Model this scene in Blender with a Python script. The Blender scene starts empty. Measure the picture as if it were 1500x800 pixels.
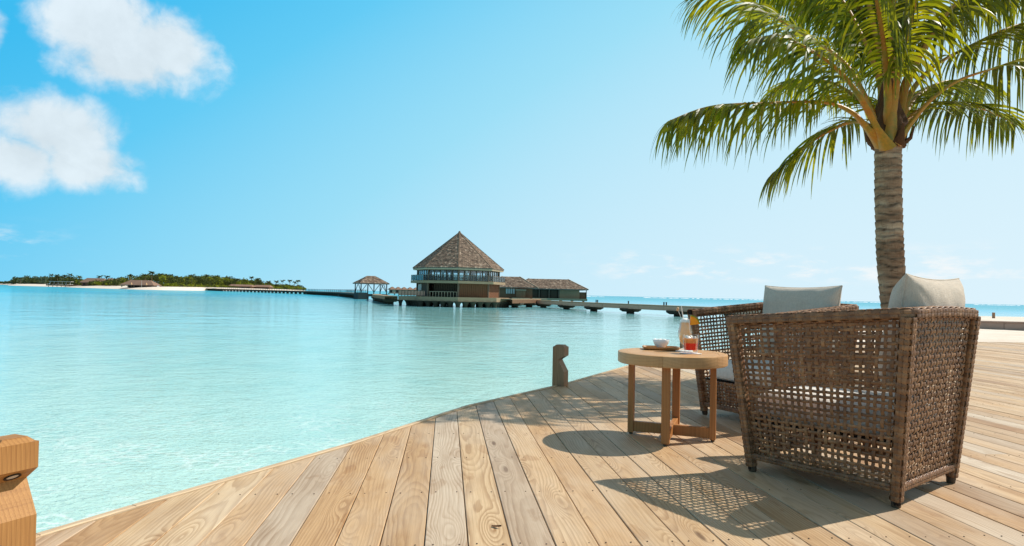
import bpy, math, random
from mathutils import Vector, Matrix, noise as mnoise

random.seed(7)
scene = bpy.context.scene
COL = scene.collection
R_ = math.radians
PI = math.pi

# ------------------------------------------------------------------ camera
CAM_H, FOC, PITCH, ROLL = .85, 950., R_(1.845), R_(1.23)
cam_data = bpy.data.cameras.new('camera')
cam = bpy.data.objects.new('camera', cam_data)
COL.objects.link(cam)
cam_data.sensor_width = 36
cam_data.lens = 36 * FOC / 1500
cam_data.clip_start = .05
cam_data.clip_end = 60000
CAM_M = Matrix.Rotation(PI / 2 + PITCH, 3, 'X') @ Matrix.Rotation(ROLL, 3, 'Z')
cam.matrix_world = Matrix.Translation((0, 0, CAM_H)) @ CAM_M.to_4x4()
scene.camera = cam


def at(u, v, Y):
    """photo pixel + depth -> world point"""
    d = CAM_M @ Vector(((u - 750) / FOC, (400 - v) / FOC, -1))
    return Vector((0, 0, CAM_H)) + d * (Y / d.y)


def on(u, v, z=0):
    d = CAM_M @ Vector(((u - 750) / FOC, (400 - v) / FOC, -1))
    return Vector((0, 0, CAM_H)) + d * ((z - CAM_H) / d.z)


# ------------------------------------------------------------------ light
SUN_DIR = Vector((.938, .345, 1.04)).normalized()      # towards the sun
SUN_EL = math.asin(SUN_DIR.z)
SUN_AZ = math.atan2(SUN_DIR.x, SUN_DIR.y)              # from +Y towards +X
sun_d = bpy.data.lights.new('sun', 'SUN')
sun_d.energy = 5.0
sun_d.angle = R_(.55)
sun_d.color = (1, .94, .85)
sun = bpy.data.objects.new('sun', sun_d)
COL.objects.link(sun)
sun.rotation_euler = (-SUN_DIR).to_track_quat('-Z', 'Y').to_euler()

vs = scene.view_settings
vs.view_transform = 'Standard'
vs.look = 'None'
vs.exposure = 0
vs.gamma = 1


# ------------------------------------------------------------------ node helper
def S(r, g, b):
    f = lambda c: (c / 255 / 12.92) if c / 255 <= .04045 else ((c / 255 + .055) / 1.055) ** 2.4
    return (f(r), f(g), f(b), 1)


class NT:
    def __init__(s, tree):
        s.t = tree
        s.t.nodes.clear()

    def n(s, typ, ins=None, **props):
        nd = s.t.nodes.new(typ)
        for k, v in props.items():
            setattr(nd, k, v)
        for k, v in (ins or {}).items():
            s.put(nd, k, v)
        return nd

    def put(s, nd, k, v):
        if v is None:
            return
        if isinstance(v, bpy.types.NodeSocket):
            s.t.links.new(v, nd.inputs[k])
        else:
            nd.inputs[k].default_value = v

    def m(s, op, a, b=None, c=None, clamp=False):
        nd = s.n('ShaderNodeMath', operation=op, use_clamp=clamp)
        for i, v in enumerate((a, b, c)):
            s.put(nd, i, v)
        return nd.outputs[0]

    def vm(s, op, a, b=None, scale=None):
        nd = s.n('ShaderNodeVectorMath', operation=op)
        s.put(nd, 0, a)
        s.put(nd, 1, b)
        if scale is not None:
            s.put(nd, 'Scale', scale)
        return nd.outputs['Value'] if op in ('LENGTH', 'DOT_PRODUCT', 'DISTANCE') else nd.outputs[0]

    def sep(s, v):
        return s.n('ShaderNodeSeparateXYZ', {0: v}).outputs

    def comb(s, x, y, z):
        return s.n('ShaderNodeCombineXYZ', {0: x, 1: y, 2: z}).outputs[0]

    def noise(s, vec, scale=5, detail=3, rough=.5, dist=0, dim='3D'):
        return s.n('ShaderNodeTexNoise', {'Vector': vec, 'Scale': scale, 'Detail': detail, 'Roughness': rough, 'Distortion': dist},
                   noise_dimensions=dim).outputs[0]

    def voro(s, vec, scale=5, feature='F1', out='Distance', rand=1):
        return s.n('ShaderNodeTexVoronoi', {'Vector': vec, 'Scale': scale, 'Randomness': rand}, feature=feature).outputs[out]

    def ramp(s, fac, stops, interp='LINEAR'):
        nd = s.n('ShaderNodeValToRGB', {0: fac})
        cr = nd.color_ramp
        cr.interpolation = interp
        while len(cr.elements) < len(stops):
            cr.elements.new(.5)
        for e, (p, c) in zip(cr.elements, stops):
            e.position = p
            e.color = c if not isinstance(c, (int, float)) else (c, c, c, 1)
        return nd.outputs[0]

    def ss(s, x, a, b):
        return s.n('ShaderNodeMapRange', {'Value': x, 'From Min': a, 'From Max': b}, interpolation_type='SMOOTHSTEP').outputs[0]

    def mix(s, fac, a, b, mode='MIX'):
        nd = s.n('ShaderNodeMix', data_type='RGBA', blend_type=mode)
        s.put(nd, 0, fac)
        s.put(nd, 6, a)
        s.put(nd, 7, b)
        return nd.outputs[2]

    def bump(s, h, strength=.3, dist=.01, normal=None):
        return s.n('ShaderNodeBump', {'Height': h, 'Strength': strength, 'Distance': dist, 'Normal': normal}).outputs[0]

    def obj(s):
        return s.n('ShaderNodeTexCoord').outputs['Object']

    def pos(s):
        return s.n('ShaderNodeNewGeometry').outputs['Position']

    def rnd(s):
        return s.n('ShaderNodeObjectInfo').outputs['Random']

    def pr(s, color, rough=.6, normal=None, spec=.5, **kw):
        ins = {'Base Color': color, 'Roughness': rough, 'Normal': normal, 'Specular IOR Level': spec}
        ins.update(kw)
        return s.n('ShaderNodeBsdfPrincipled', ins).outputs[0]

    def out(s, sh):
        o = s.n('ShaderNodeOutputMaterial')
        s.t.links.new(sh, o.inputs[0])


MATS = {}


def mat(name):
    m = bpy.data.materials.new(name)
    m.use_nodes = True
    MATS[name] = m
    return m, NT(m.node_tree)


# ------------------------------------------------------------------ sky
world = bpy.data.worlds.new('World')
scene.world = world
world.use_nodes = True
w = NT(world.node_tree)
sky = w.n('ShaderNodeTexSky', sky_type='NISHITA')
sky.sun_disc = False
sky.sun_elevation = SUN_EL
sky.sun_rotation = SUN_AZ
sky.altitude = 0
sky.air_density = 1.0
sky.dust_density = 1.2
sky.ozone_density = 1.0
dirv = w.n('ShaderNodeTexCoord').outputs['Generated']
dx, dy, dz = w.sep(dirv)
az = w.m('ARCTAN2', dx, dy)                   # radians from +Y to +X
el = w.m('ARCSINE', dz)
nish = w.mix(1, sky.outputs[0], (.86, .97, 1.0, 1), 'MULTIPLY')
# warm grey added to the unseen sky overhead and behind to neutralise shadow fill
nish = w.mix(.78, nish, (2.7, 2.15, 1.7, 1))
# clear tropical sky: paler towards the horizon and towards the sun
cs = w.vm('DOT_PRODUCT', dirv, tuple(SUN_DIR))
hz_ = w.m('SUBTRACT', .386, w.m('MAXIMUM', el, 0.))
pale = w.m('ADD', w.m('ADD', w.m('MULTIPLY', w.m('SUBTRACT', cs, .29), 2.2), w.m('MULTIPLY', hz_, 3.6)), w.m('MULTIPLY', w.ss(cs, .75, 1.), 2.5))
pale = w.m('SUBTRACT', 1., w.m('POWER', 2.718, w.m('MULTIPLY', w.m('MAXIMUM', w.m('ADD', pale, .34), 0.), -1.)))
pale = w.m('POWER', pale, 1.3)
grad = w.vm('SCALE', w.ramp(pale, [(0, (.05, .505, .88, 1)), (.25, (.13, .60, .915, 1)), (.55, (.34, .74, .935, 1)), (1, (.86, .95, 1, 1))]), scale=10.)
open_ = w.m('MAXIMUM', w.ss(el, .41, .66), w.m('SUBTRACT', 1., w.ss(cs, -.8, -.22)))
skyc = w.mix(w.m('MULTIPLY', open_, .88), grad, nish)
# clouds: fbm density gathered round a few cloud centres (azimuth, elevation, half sizes in degrees)
ae = w.comb(az, el, 0.)
warp = w.noise(ae, 9, 3, .55)
cn = w.noise(w.vm('ADD', ae, w.vm('SCALE', w.comb(warp, warp, 0.), scale=.06)), 11, 7, .56)
cnf = w.noise(ae, 34, 6, .62)
tex = w.m('ADD', w.m('MULTIPLY', cn, .88), w.m('MULTIPLY', cnf, .12))


def cloud_at(u, v, ru, rv):
    p = (at(u, v, 1) - Vector((0, 0, CAM_H))).normalized()
    a0, e0 = math.atan2(p.x, p.y), math.asin(p.z)
    ra, re = ru / FOC * math.cos(a0) ** 2, rv / FOC * math.cos(a0)
    qx = w.m('MULTIPLY', w.m('SUBTRACT', az, a0), 1 / ra)
    qy = w.m('MULTIPLY', w.m('SUBTRACT', el, e0), 1 / re)
    d = w.m('SQRT', w.m('ADD', w.m('MULTIPLY', qx, qx), w.m('MULTIPLY', qy, qy)))
    return w.m('SUBTRACT', 1.0, d)


blob = None
for c in [(150, 40, 120, 78), (240, 72, 95, 62), (185, 95, 130, 50), (85, 195, 130, 68), (120, 238, 105, 46), (35, 232, 90, 52), (-40, 40, 60, 50), (-330, 170, 190, 90),
          (-150, -180, 220, 90), (500, -420, 260, 90), (1900, 120, 260, 60), (2100, -200, 200, 70)]:
    b = cloud_at(*c)
    blob = b if blob is None else w.m('MAXIMUM', blob, b)
blob = w.m('MAXIMUM', blob, -1.0)
dens = w.m('ADD', w.m('MULTIPLY', blob, 1.0), w.m('MULTIPLY', w.m('SUBTRACT', tex, .52), 2.1))
dens = w.m('MAXIMUM', w.ss(dens, -.06, .52), w.m('MULTIPLY', w.m('MULTIPLY', w.ss(cn, .47, .6), w.ss(el, .55, .8)), .4))  # includes unseen overhead clouds, added to whiten the ambient fill
# low wisps just over the horizon, all the way round
hz = w.noise(w.comb(w.m('MULTIPLY', az, 1.), w.m('MULTIPLY', el, 3.2), 3.1), 16, 6, .6)
band = w.m('MULTIPLY', w.ss(el, .018, .036), w.m('SUBTRACT', 1., w.ss(el, .05, .085)))
side = w.ss(w.noise(w.comb(az, 0., 7.), 1.1, 1), .35, .6)
wisp = w.m('MULTIPLY', w.m('MULTIPLY', w.ss(hz, .48, .72), band), w.m('MULTIPLY', w.ss(w.m('ABSOLUTE', w.m('ADD', az, .25)), .3, .5), .9))
shade = w.m('ADD', .86, w.m('MULTIPLY', w.ss(cn, .3, .7), .17))
SKY_S = .1
cloudc = w.mix(1, (8.5, 9.2, 9.6, 1), w.comb(shade, shade, shade), 'MULTIPLY')
skyc = w.mix(w.m('MULTIPLY', dens, .88), skyc, cloudc)
skyc = w.mix(wisp, skyc, (9.2, 9.5, 9.6, 1))
bg = w.n('ShaderNodeBackground', {'Color': skyc, 'Strength': SKY_S})
w.t.links.new(bg.outputs[0], w.n('ShaderNodeOutputWorld').inputs[0])


# ------------------------------------------------------------------ materials
def wood(name, cols, axis=0, ring=.011, contrast=.55, grain=.35, rough=.6, knots=True, bump=.25, weather=.0, grey=S(150, 135, 118), tone=.35, stain=0.):
    """sawn board: rings of a trunk cut at a small angle; axis = grain direction in object space"""
    m, t = mat(name)
    o = t.sep(t.obj())
    ax = [0, 1, 2]
    ax.remove(axis)
    x, y, z = o[axis], o[ax[0]], o[ax[1]]
    r = t.rnd()
    off = t.m('MULTIPLY', r, 137.)
    X = t.m('ADD', x, off)
    slow = t.noise(t.comb(t.m('MULTIPLY', X, .55), off, 0.), 1.0, 2)
    slow2 = t.noise(t.comb(t.m('MULTIPLY', X, 1.1), 9., off), 1.0, 2)
    r2 = t.m('FRACT', t.m('MULTIPLY', r, 7.31))
    zz = t.m('ADD', t.m('ADD', z, t.m('MULTIPLY', t.m('SUBTRACT', slow, .5), .2)), t.m('ADD', t.m('MULTIPLY', r2, .14), .045))
    yy = t.m('ADD', y, t.m('ADD', t.m('MULTIPLY', t.m('SUBTRACT', slow2, .5), .1), t.m('MULTIPLY', t.m('SUBTRACT', t.m('FRACT', t.m('MULTIPLY', r, 13.7)), .5), .2)))
    rad = t.m('SQRT', t.m('ADD', t.m('MULTIPLY', yy, yy), t.m('MULTIPLY', zz, zz)))
    wob = t.noise(t.comb(t.m('MULTIPLY', X, 2.2), t.m('MULTIPLY', y, 14.), t.m('ADD', off, z)), 1.0, 3, .5)
    rad = t.m('ADD', rad, t.m('MULTIPLY', wob, .016))
    kd = None
    if knots:
        kv = t.comb(t.m('MULTIPLY', X, 1.15), t.m('MULTIPLY', t.m('ADD', y, off), 5.2), 0.)
        kd = t.n('ShaderNodeTexVoronoi', {'Vector': kv, 'Scale': 1.0, 'Randomness': 1.}, feature='F1', voronoi_dimensions='2D').outputs['Distance']
        rad = t.m('ADD', rad, t.m('MULTIPLY', t.m('SUBTRACT', 1., t.ss(kd, 0., .3)), .045))
    ph = t.m('FRACT', t.m('MULTIPLY', rad, 1 / ring))
    line = t.m('MULTIPLY', t.ss(ph, .25, .9), t.m('SUBTRACT', 1., t.ss(ph, .92, 1.)))
    amp = t.ss(t.noise(t.comb(t.m('MULTIPLY', X, .8), t.m('MULTIPLY', y, 9.), off), 1., 2), .3, .7)
    line = t.m('MULTIPLY', line, t.m('ADD', .35, t.m('MULTIPLY', amp, .65)))
    fib = t.noise(t.comb(t.m('MULTIPLY', X, 6.), t.m('MULTIPLY', y, 420.), t.m('MULTIPLY', z, 420.)), 1., 2, .6)
    blot = t.noise(t.comb(t.m('MULTIPLY', X, 2.5), t.m('MULTIPLY', t.m('ADD', y, off), 9.), z), 1., 4, .6)
    cols = list(cols) * (2 if len(cols) == 1 else 1)
    base = t.ramp(r, [(i / (len(cols) - 1), c) for i, c in enumerate(cols)])
    dark = t.mix(1, base, (.52, .40, .30, 1), 'MULTIPLY')
    c = t.mix(t.m('MULTIPLY', line, contrast), base, dark)
    c = t.mix(t.m('MULTIPLY', t.m('SUBTRACT', 1., t.ss(fib, .3, .62)), grain), c, t.mix(1, base, (.62, .53, .44, 1), 'MULTIPLY'))
    strk = t.noise(t.comb(t.m('MULTIPLY', X, 1.3), t.m('MULTIPLY', t.m('ADD', y, off), 95.), z), 1., 3, .6)
    c = t.mix(t.m('MULTIPLY', t.ss(strk, .48, .7), grain), c, t.mix(1, c, (.62, .53, .45, 1), 'MULTIPLY'))
    stn = t.noise(t.comb(t.m('MULTIPLY', X, 2.6), t.m('MULTIPLY', t.m('ADD', y, off), 7.), 4.), 1., 3, .5)
    c = t.mix(t.m('MULTIPLY', t.ss(stn, .62, .645), stain), c, t.mix(1, c, (.74, .62, .5, 1), 'MULTIPLY'))
    c = t.mix(t.m('MULTIPLY', t.ss(blot, .42, .72), tone), c, t.mix(1, c, (.66, .56, .46, 1), 'MULTIPLY'))
    if weather:
        wv = t.noise(t.comb(t.m('MULTIPLY', X, 1.2), t.m('MULTIPLY', y, 4.), t.m('MULTIPLY', r2, 50.)), 1., 4, .6)
        c = t.mix(t.m('MULTIPLY', t.ss(wv, .35, .7), weather), c, grey)
    if knots:
        kk = t.m('MULTIPLY', t.m('SUBTRACT', 1., t.ss(kd, .03, .085)), t.ss(t.noise(t.comb(X, off, 3.), .7, 0), .58, .66))
        c = t.mix(t.m('MULTIPLY', kk, .75), c, S(92, 62, 40))
    h = t.m('SUBTRACT', t.m('MULTIPLY', fib, .5), t.m('MULTIPLY', line, .5))
    t.out(t.pr(c, rough, t.bump(h, bump, .002), .3))
    return m


wood('deck_wood', [S(202, 165, 120), S(212, 181, 141), S(186, 148, 105), S(218, 191, 153), S(194, 158, 115), S(208, 177, 137), S(172, 135, 96), S(216, 188, 149), S(198, 166, 126), S(168, 136, 102), S(216, 202, 182), S(192, 164, 132), S(210, 194, 172)],
     weather=.35, grey=S(204, 190, 170), contrast=.72, grain=.42, ring=.0105, tone=.5, stain=.55)
wood('edge_wood', [S(205, 180, 146), S(214, 192, 160)], ring=.008, knots=False)
wood('post_wood', [S(184, 132, 72), S(188, 138, 78)], axis=2, ring=.013, contrast=.6, grain=.55, tone=.5, bump=.5, weather=.15, grey=S(170, 146, 116), knots=False)
wood('old_post_wood', [S(164, 120, 84), S(170, 128, 92)], axis=2, ring=.014, contrast=.6, grain=.5, knots=False, weather=.25, grey=S(150, 132, 114))
wood('teak', [S(204, 158, 106), S(208, 164, 114)], axis=0, ring=.016, contrast=.35, grain=.28, tone=.15, knots=False, rough=.45)
wood('teak_leg', [S(178, 120, 68), S(186, 128, 74)], axis=2, ring=.016, contrast=.3, grain=.25, tone=.15, knots=False, rough=.45)
wood('tray_wood', [S(190, 140, 86)], axis=0, ring=.012, contrast=.3, knots=False, rough=.45)


def plain(name, col, rough=.7, var=.25, scale=6., stretch=(1, 1, 1), bump=0., spec=.3, objvar=.0):
    m, t = mat(name)
    v = t.vm('MULTIPLY', t.obj(), stretch)
    n = t.noise(v, scale, 4, .6)
    c = t.mix(t.m('MULTIPLY', n, var * 2), col, t.mix(1, col, (.45, .43, .42, 1), 'MULTIPLY'))
    if objvar:
        k = t.m('ADD', 1 - objvar, t.m('MULTIPLY', t.rnd(), 2 * objvar))
        c = t.mix(1, c, t.comb(k, k, k), 'MULTIPLY')
    t.out(t.pr(c, rough, t.bump(n, bump, .01) if bump else None, spec))
    return m


plain('deck_under', S(70, 52, 38), .9)
plain('screw', S(88, 66, 48), .5)
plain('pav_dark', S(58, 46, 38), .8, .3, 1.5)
plain('pav_frame', S(122, 102, 84), .75, .3, 1.5)
plain('pav_deck', S(168, 144, 114), .8, .35, 1.2, (1, 1, 4))
plain('pav_pile', S(74, 66, 52), .9, .5, .9)
plain('pav_interior', S(120, 104, 86), .8)
plain('walk_side', S(216, 166, 140), .85, .4, .8, (1, 1, 3))
plain('wall_brown', S(128, 92, 66), .8, .3, 1.0)
plain('wall_olive', S(176, 140, 106), .85, .3, .8)
plain('jetty_wood', S(172, 126, 88), .85, .4, .8, (1, 1, 3))
plain('walk_dark', S(64, 72, 70), .85, .3, .6)
plain('ridge', S(172, 150, 126), .8, .2, 1.)
plain('white_paint', S(226, 222, 214), .6, .1, 1.)
plain('fascia', S(196, 172, 142), .75, .25, 1.)
plain('curtain', S(206, 200, 192), .8, .2, 1.)
plain('seawall', S(172, 146, 130), .85, .35, 2.2, (1, 1, 3), objvar=.1)
plain('wicker_core', S(40, 27, 18), .9)
plain('foot', S(92, 72, 54), .5)
plain('paper', S(240, 238, 234), .8, .05)
plain('ceramic', S(236, 240, 240), .15, .03, spec=.5)
plain('straw', S(236, 226, 214), .35, .05)
plain('stirrer_ball', S(226, 176, 128), .4, .1)
plain('rind', S(150, 170, 30), .5, .3, 60.)
plain('roof_far', S(148, 118, 100), .9, .35, .3)
plain('surf_foam', S(245, 248, 250), .9, .05)
plain('palm_sheath', S(112, 74, 46), .95, .6, 22., (1, 1, .25), .6)
plain('far_trunk', S(132, 112, 92), .9)


def build_special():
    # brick-like shingled roofs: rows and staggered shingle ends
    m, t = mat('shingle')
    n_ = t.n('ShaderNodeUVMap').outputs[0]
    bt = t.n('ShaderNodeTexBrick', {'Vector': n_, 'Scale': 1., 'Mortar Size': .02, 'Brick Width': .34, 'Row Height': .26, 'Color1': S(146, 126, 112), 'Color2': S(94, 82, 74),
                                    'Mortar': S(62, 50, 42), 'Bias': -.1})
    big = t.noise(n_, .5, 4, .6)
    fine = t.noise(n_, 6., 3, .7)
    c = t.mix(t.m('MULTIPLY', t.ss(fine, .5, .8), .8), bt.outputs[0], S(180, 162, 144))
    c = t.mix(t.m('MULTIPLY', big, .5), c, S(128, 106, 90))
    t.out(t.pr(c, .9, t.bump(fine, .6, .05), .15))

    # single wooden shingles, each its own tone
    m, t = mat('shingle_piece')
    isl = t.n('ShaderNodeNewGeometry').outputs['Random Per Island']
    c = t.ramp(isl, [(0, S(92, 78, 68)), (.35, S(128, 108, 92)), (.7, S(150, 128, 110)), (.92, S(172, 150, 130)), (1, S(196, 176, 156))])
    c = t.mix(t.m('MULTIPLY', t.noise(t.obj(), .35, 3, .6), .5), c, S(120, 104, 92))
    t.out(t.pr(c, .9, None, .12))

    # vertical board wall
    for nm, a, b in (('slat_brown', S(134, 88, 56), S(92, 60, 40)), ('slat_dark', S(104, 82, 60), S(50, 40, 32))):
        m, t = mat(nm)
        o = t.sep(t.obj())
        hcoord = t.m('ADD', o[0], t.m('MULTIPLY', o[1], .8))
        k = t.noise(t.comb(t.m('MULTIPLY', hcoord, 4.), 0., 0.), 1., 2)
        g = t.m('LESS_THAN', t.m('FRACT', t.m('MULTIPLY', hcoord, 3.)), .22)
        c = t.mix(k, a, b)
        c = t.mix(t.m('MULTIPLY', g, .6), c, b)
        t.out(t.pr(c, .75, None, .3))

    # window glass and glass balustrades: clear pane that mirrors a little
    for nm, tint, gl in (('pane', (.86, .93, .95, 1), .12), ('rail_glass', (.62, .66, .64, 1), .05), ('drink_glass', (.97, .98, .98, 1), .02)):
        m, t = mat(nm)
        lw = t.n('ShaderNodeLayerWeight', {'Blend': .25}).outputs[0]
        a = t.n('ShaderNodeBsdfTransparent', {0: tint}).outputs[0]
        b = t.n('ShaderNodeBsdfGlossy', {'Color': (1, 1, 1, 1), 'Roughness': .03}).outputs[0]
        mx = t.n('ShaderNodeMixShader', {0: t.m('ADD', gl * .5, t.m('MULTIPLY', lw, .6 if nm != 'drink_glass' else .4), clamp=True), 1: a, 2: b})
        t.out(mx.outputs[0])

    # wicker strand
    m, t = mat('wicker')
    o = t.obj()
    n1 = t.noise(t.vm('MULTIPLY', o, (1, 1, 1)), 14, 3, .6)
    n2 = t.noise(o, 160, 2, .6)
    c = t.ramp(n1, [(.25, S(102, 66, 40)), (.5, S(136, 94, 60)), (.75, S(168, 124, 84))])
    isl = t.n('ShaderNodeNewGeometry').outputs['Random Per Island']
    kk = t.m('ADD', .72, t.m('MULTIPLY', isl, .5))
    c = t.mix(1, c, t.comb(kk, kk, kk), 'MULTIPLY')
    c = t.mix(t.ss(n2, .5, .8), c, S(78, 56, 40))
    t.out(t.pr(c, .5, t.bump(n2, .3, .002), .45))

    # linen
    for nm, a in (('linen', S(216, 200, 180)), ('linen_seat', S(236, 231, 222))):
        m, t = mat(nm)
        o = t.obj()
        ox, oy, oz = t.sep(o)
        wx = t.m('SINE', t.m('MULTIPLY', ox, 1500.))
        wy = t.m('SINE', t.m('MULTIPLY', t.m('ADD', oz, oy), 1500.))
        th = t.m('MULTIPLY', wx, wy)
        n1 = t.noise(t.vm('MULTIPLY', o, (1, 12, 12)), 28, 3, .7)
        n2 = t.noise(t.vm('MULTIPLY', o, (12, 1, 1)), 28, 3, .7)
        k = t.m('MULTIPLY', t.m('ADD', n1, n2), .5)
        c = t.mix(t.ss(k, .35, .65), t.mix(1, a, (.78, .77, .76, 1), 'MULTIPLY'), a)
        fold = t.noise(t.vm('MULTIPLY', o, (1, 1, 1)), 9, 3, .55)
        t.out(t.pr(c, .95, t.bump(t.m('ADD', t.m('MULTIPLY', k, .4), fold), .75, .012), .1, **{'Sheen Weight': .2}))

    # palm leaflets (thin, let light through)
    for nm, a, b, tr in (('palm_leaf', S(30, 46, 10), S(72, 88, 20), S(150, 164, 12)), ('tip_leaf', S(120, 100, 52), S(150, 128, 66), S(170, 150, 60))):
        m, t = mat(nm)
        n1 = t.noise(t.obj(), 5, 3, .6)
        n2 = t.noise(t.obj(), 30, 2, .6)
        c = t.mix(t.ss(n1, .35, .65), a, b)
        c = t.mix(t.m('MULTIPLY', t.ss(n2, .55, .8), .4), c, S(132, 122, 50))
        p = t.pr(c, .45, None, .38)
        tl = t.n('ShaderNodeBsdfTranslucent', {0: t.mix(t.ss(n1, .3, .7), tr, S(214, 206, 30))}).outputs[0]
        t.out(t.n('ShaderNodeMixShader', {0: .38, 1: p, 2: tl}).outputs[0])
    m, t = mat('rachis')
    n1 = t.noise(t.vm('MULTIPLY', t.obj(), (1, 1, 1)), 7, 3, .6)
    n2 = t.noise(t.obj(), 60, 3, .7)
    c = t.ramp(n1, [(.3, S(186, 108, 34)), (.5, S(188, 132, 42)), (.72, S(126, 124, 42))])
    c = t.mix(t.m('MULTIPLY', t.ss(n2, .5, .75), .35), c, S(110, 84, 52))
    t.out(t.pr(c, .5, None, .4))

    # trunk
    m, t = mat('palm_bark')
    o = t.obj()
    ox, oy, oz = t.sep(o)
    wv = t.noise(t.vm('MULTIPLY', o, (2.5, 2.5, 10.)), 1., 4, .6)
    fine = t.noise(t.vm('MULTIPLY', o, (60, 60, 6)), 1., 3, .7)
    crack = t.noise(t.vm('MULTIPLY', o, (9, 9, 55)), 1., 3, .65)
    c = t.ramp(wv, [(.3, S(114, 84, 62)), (.5, S(164, 130, 102)), (.7, S(204, 176, 146))])
    c = t.mix(t.m('MULTIPLY', t.ss(fine, .5, .75), .45), c, S(96, 76, 60))
    c = t.mix(t.m('MULTIPLY', t.ss(crack, .56, .72), .8), c, S(72, 54, 42))
    sc_a = t.n('ShaderNodeAttribute', attribute_name='scar').outputs['Fac']
    c = t.mix(t.m('MULTIPLY', sc_a, .92), c, S(58, 40, 30))
    t.out(t.pr(c, .9, t.bump(t.m('ADD', fine, crack), .5, .012), .15))

    # sand
    m, t = mat('sand')
    p = t.pos()
    n1 = t.noise(p, .6, 4, .6)
    n2 = t.noise(p, 5, 4, .7)
    c = t.mix(t.ss(n1, .3, .7), S(228, 216, 202), S(216, 202, 186))
    c = t.mix(t.m('MULTIPLY', t.ss(n2, .52, .75), .3), c, S(196, 172, 146))
    t.out(t.pr(c, .95, t.bump(n2, .5, .04), .1))

    # foliage seen from afar
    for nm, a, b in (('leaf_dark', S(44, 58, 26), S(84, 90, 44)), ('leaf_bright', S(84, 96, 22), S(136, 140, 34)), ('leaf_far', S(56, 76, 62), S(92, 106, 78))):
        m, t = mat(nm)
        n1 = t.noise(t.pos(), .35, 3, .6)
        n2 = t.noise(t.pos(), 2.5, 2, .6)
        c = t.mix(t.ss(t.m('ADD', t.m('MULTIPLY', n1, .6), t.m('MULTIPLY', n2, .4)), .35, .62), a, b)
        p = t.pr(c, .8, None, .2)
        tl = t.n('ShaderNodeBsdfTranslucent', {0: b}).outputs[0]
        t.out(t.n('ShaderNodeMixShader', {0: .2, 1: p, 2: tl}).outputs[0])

    # drinks
    def liquid(nm, a, b, tr, f):
        m, t = mat(nm)
        n = t.noise(t.obj(), 45, 4, .6)
        c = t.mix(t.ss(n, .35, .7), a, b)
        tl = t.n('ShaderNodeBsdfTranslucent', {0: tr}).outputs[0]
        t.out(t.n('ShaderNodeMixShader', {0: f, 1: t.pr(c, .15, None, .5), 2: tl}).outputs[0])
    liquid('creamy_drink', S(246, 226, 194), S(236, 198, 150), S(255, 226, 184), .55)
    liquid('pineapple', S(250, 186, 64), S(236, 158, 44), S(255, 200, 70), .45)
    liquid('red_drink', S(240, 20, 4), S(226, 14, 4), S(255, 30, 6), .5)
    liquid('amber_drink', S(232, 186, 120), S(206, 150, 84), S(250, 200, 130), .5)
    m, t = mat('ice')
    t.out(t.pr(S(238, 232, 222), .12, None, .5))
    m, t = mat('froth')
    t.out(t.pr(S(248, 244, 236), .7, None, .2))

    # lagoon: pale sand seen through shallow water, deeper blue-green further out, real ripples for the mirror part
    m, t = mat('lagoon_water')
    p = t.pos()
    px, py, pz = t.sep(p)
    dist = t.m('SQRT', t.m('ADD', t.m('MULTIPLY', px, px), t.m('MULTIPLY', py, py)))
    ld = t.m('LOGARITHM', t.m('MAXIMUM', dist, 1.), 10.)
    bank = t.noise(t.comb(t.m('MULTIPLY', px, .010), t.m('MULTIPLY', py, .03), 0.), 1., 3, .5)
    ldn = t.m('ADD', ld, t.m('MULTIPLY', t.m('SUBTRACT', bank, .5), .7))
    c = t.ramp(t.m('MULTIPLY', ldn, .25), [(0, WATER[0]), (.2, WATER[0]), (.30, WATER[1]), (.42, WATER[2]), (.52, WATER[3]), (.585, WATER[4]), (.66, WATER[5]), (.8, WATER[6])])
    mott = t.noise(t.comb(px, t.m('MULTIPLY', py, .6), 0.), .55, 4, .6)
    c = t.mix(t.m('MULTIPLY', t.ss(mott, .42, .66), .5), c, t.mix(1, c, (.72, .86, .88, 1), 'MULTIPLY'))
    # network of caustic light painted into the water colour, fading with distance
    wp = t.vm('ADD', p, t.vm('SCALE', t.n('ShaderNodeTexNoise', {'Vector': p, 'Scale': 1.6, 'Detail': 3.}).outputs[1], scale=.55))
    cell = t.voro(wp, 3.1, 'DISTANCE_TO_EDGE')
    caustic_net = t.m('MULTIPLY', t.m('SUBTRACT', 1., t.ss(cell, 0., .13)), t.ss(t.noise(p, .9, 2), .4, .65))
    caustic_net = t.m('MULTIPLY', caustic_net, t.m('SUBTRACT', 1., t.ss(dist, 4., 18.)))
    c = t.mix(t.m('MULTIPLY', caustic_net, .8), c, S(236, 246, 238))
    q = t.comb(px, t.m('MULTIPLY', py, 1.35), 0.)
    w1 = t.noise(q, 8.5, 3, .6, .6)
    w2 = t.noise(q, 1.3, 3, .55, .5)
    w3 = t.noise(q, .22, 2, .5)
    far = t.ss(dist, 8., 60.)
    near_h = t.m('ADD', t.m('MULTIPLY', w1, .020), t.m('MULTIPLY', w2, .036))
    far_h = t.m('ADD', t.m('MULTIPLY', w2, .028), t.m('MULTIPLY', w3, .085))
    h = t.m('ADD', t.m('MULTIPLY', near_h, t.m('SUBTRACT', 1., far)), t.m('MULTIPLY', far_h, far))
    nb = t.n('ShaderNodeBump', {'Height': h, 'Strength': 1., 'Distance': 1.}).outputs[0]
    fr = t.n('ShaderNodeFresnel', {'IOR': 1.333, 'Normal': nb}).outputs[0]
    fr = t.m('MULTIPLY', fr, t.m('SUBTRACT', .95, t.m('MULTIPLY', t.ss(ld, 1.85, 2.8), .62)))
    df = t.n('ShaderNodeBsdfDiffuse', {'Color': c, 'Normal': nb}).outputs[0]
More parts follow.
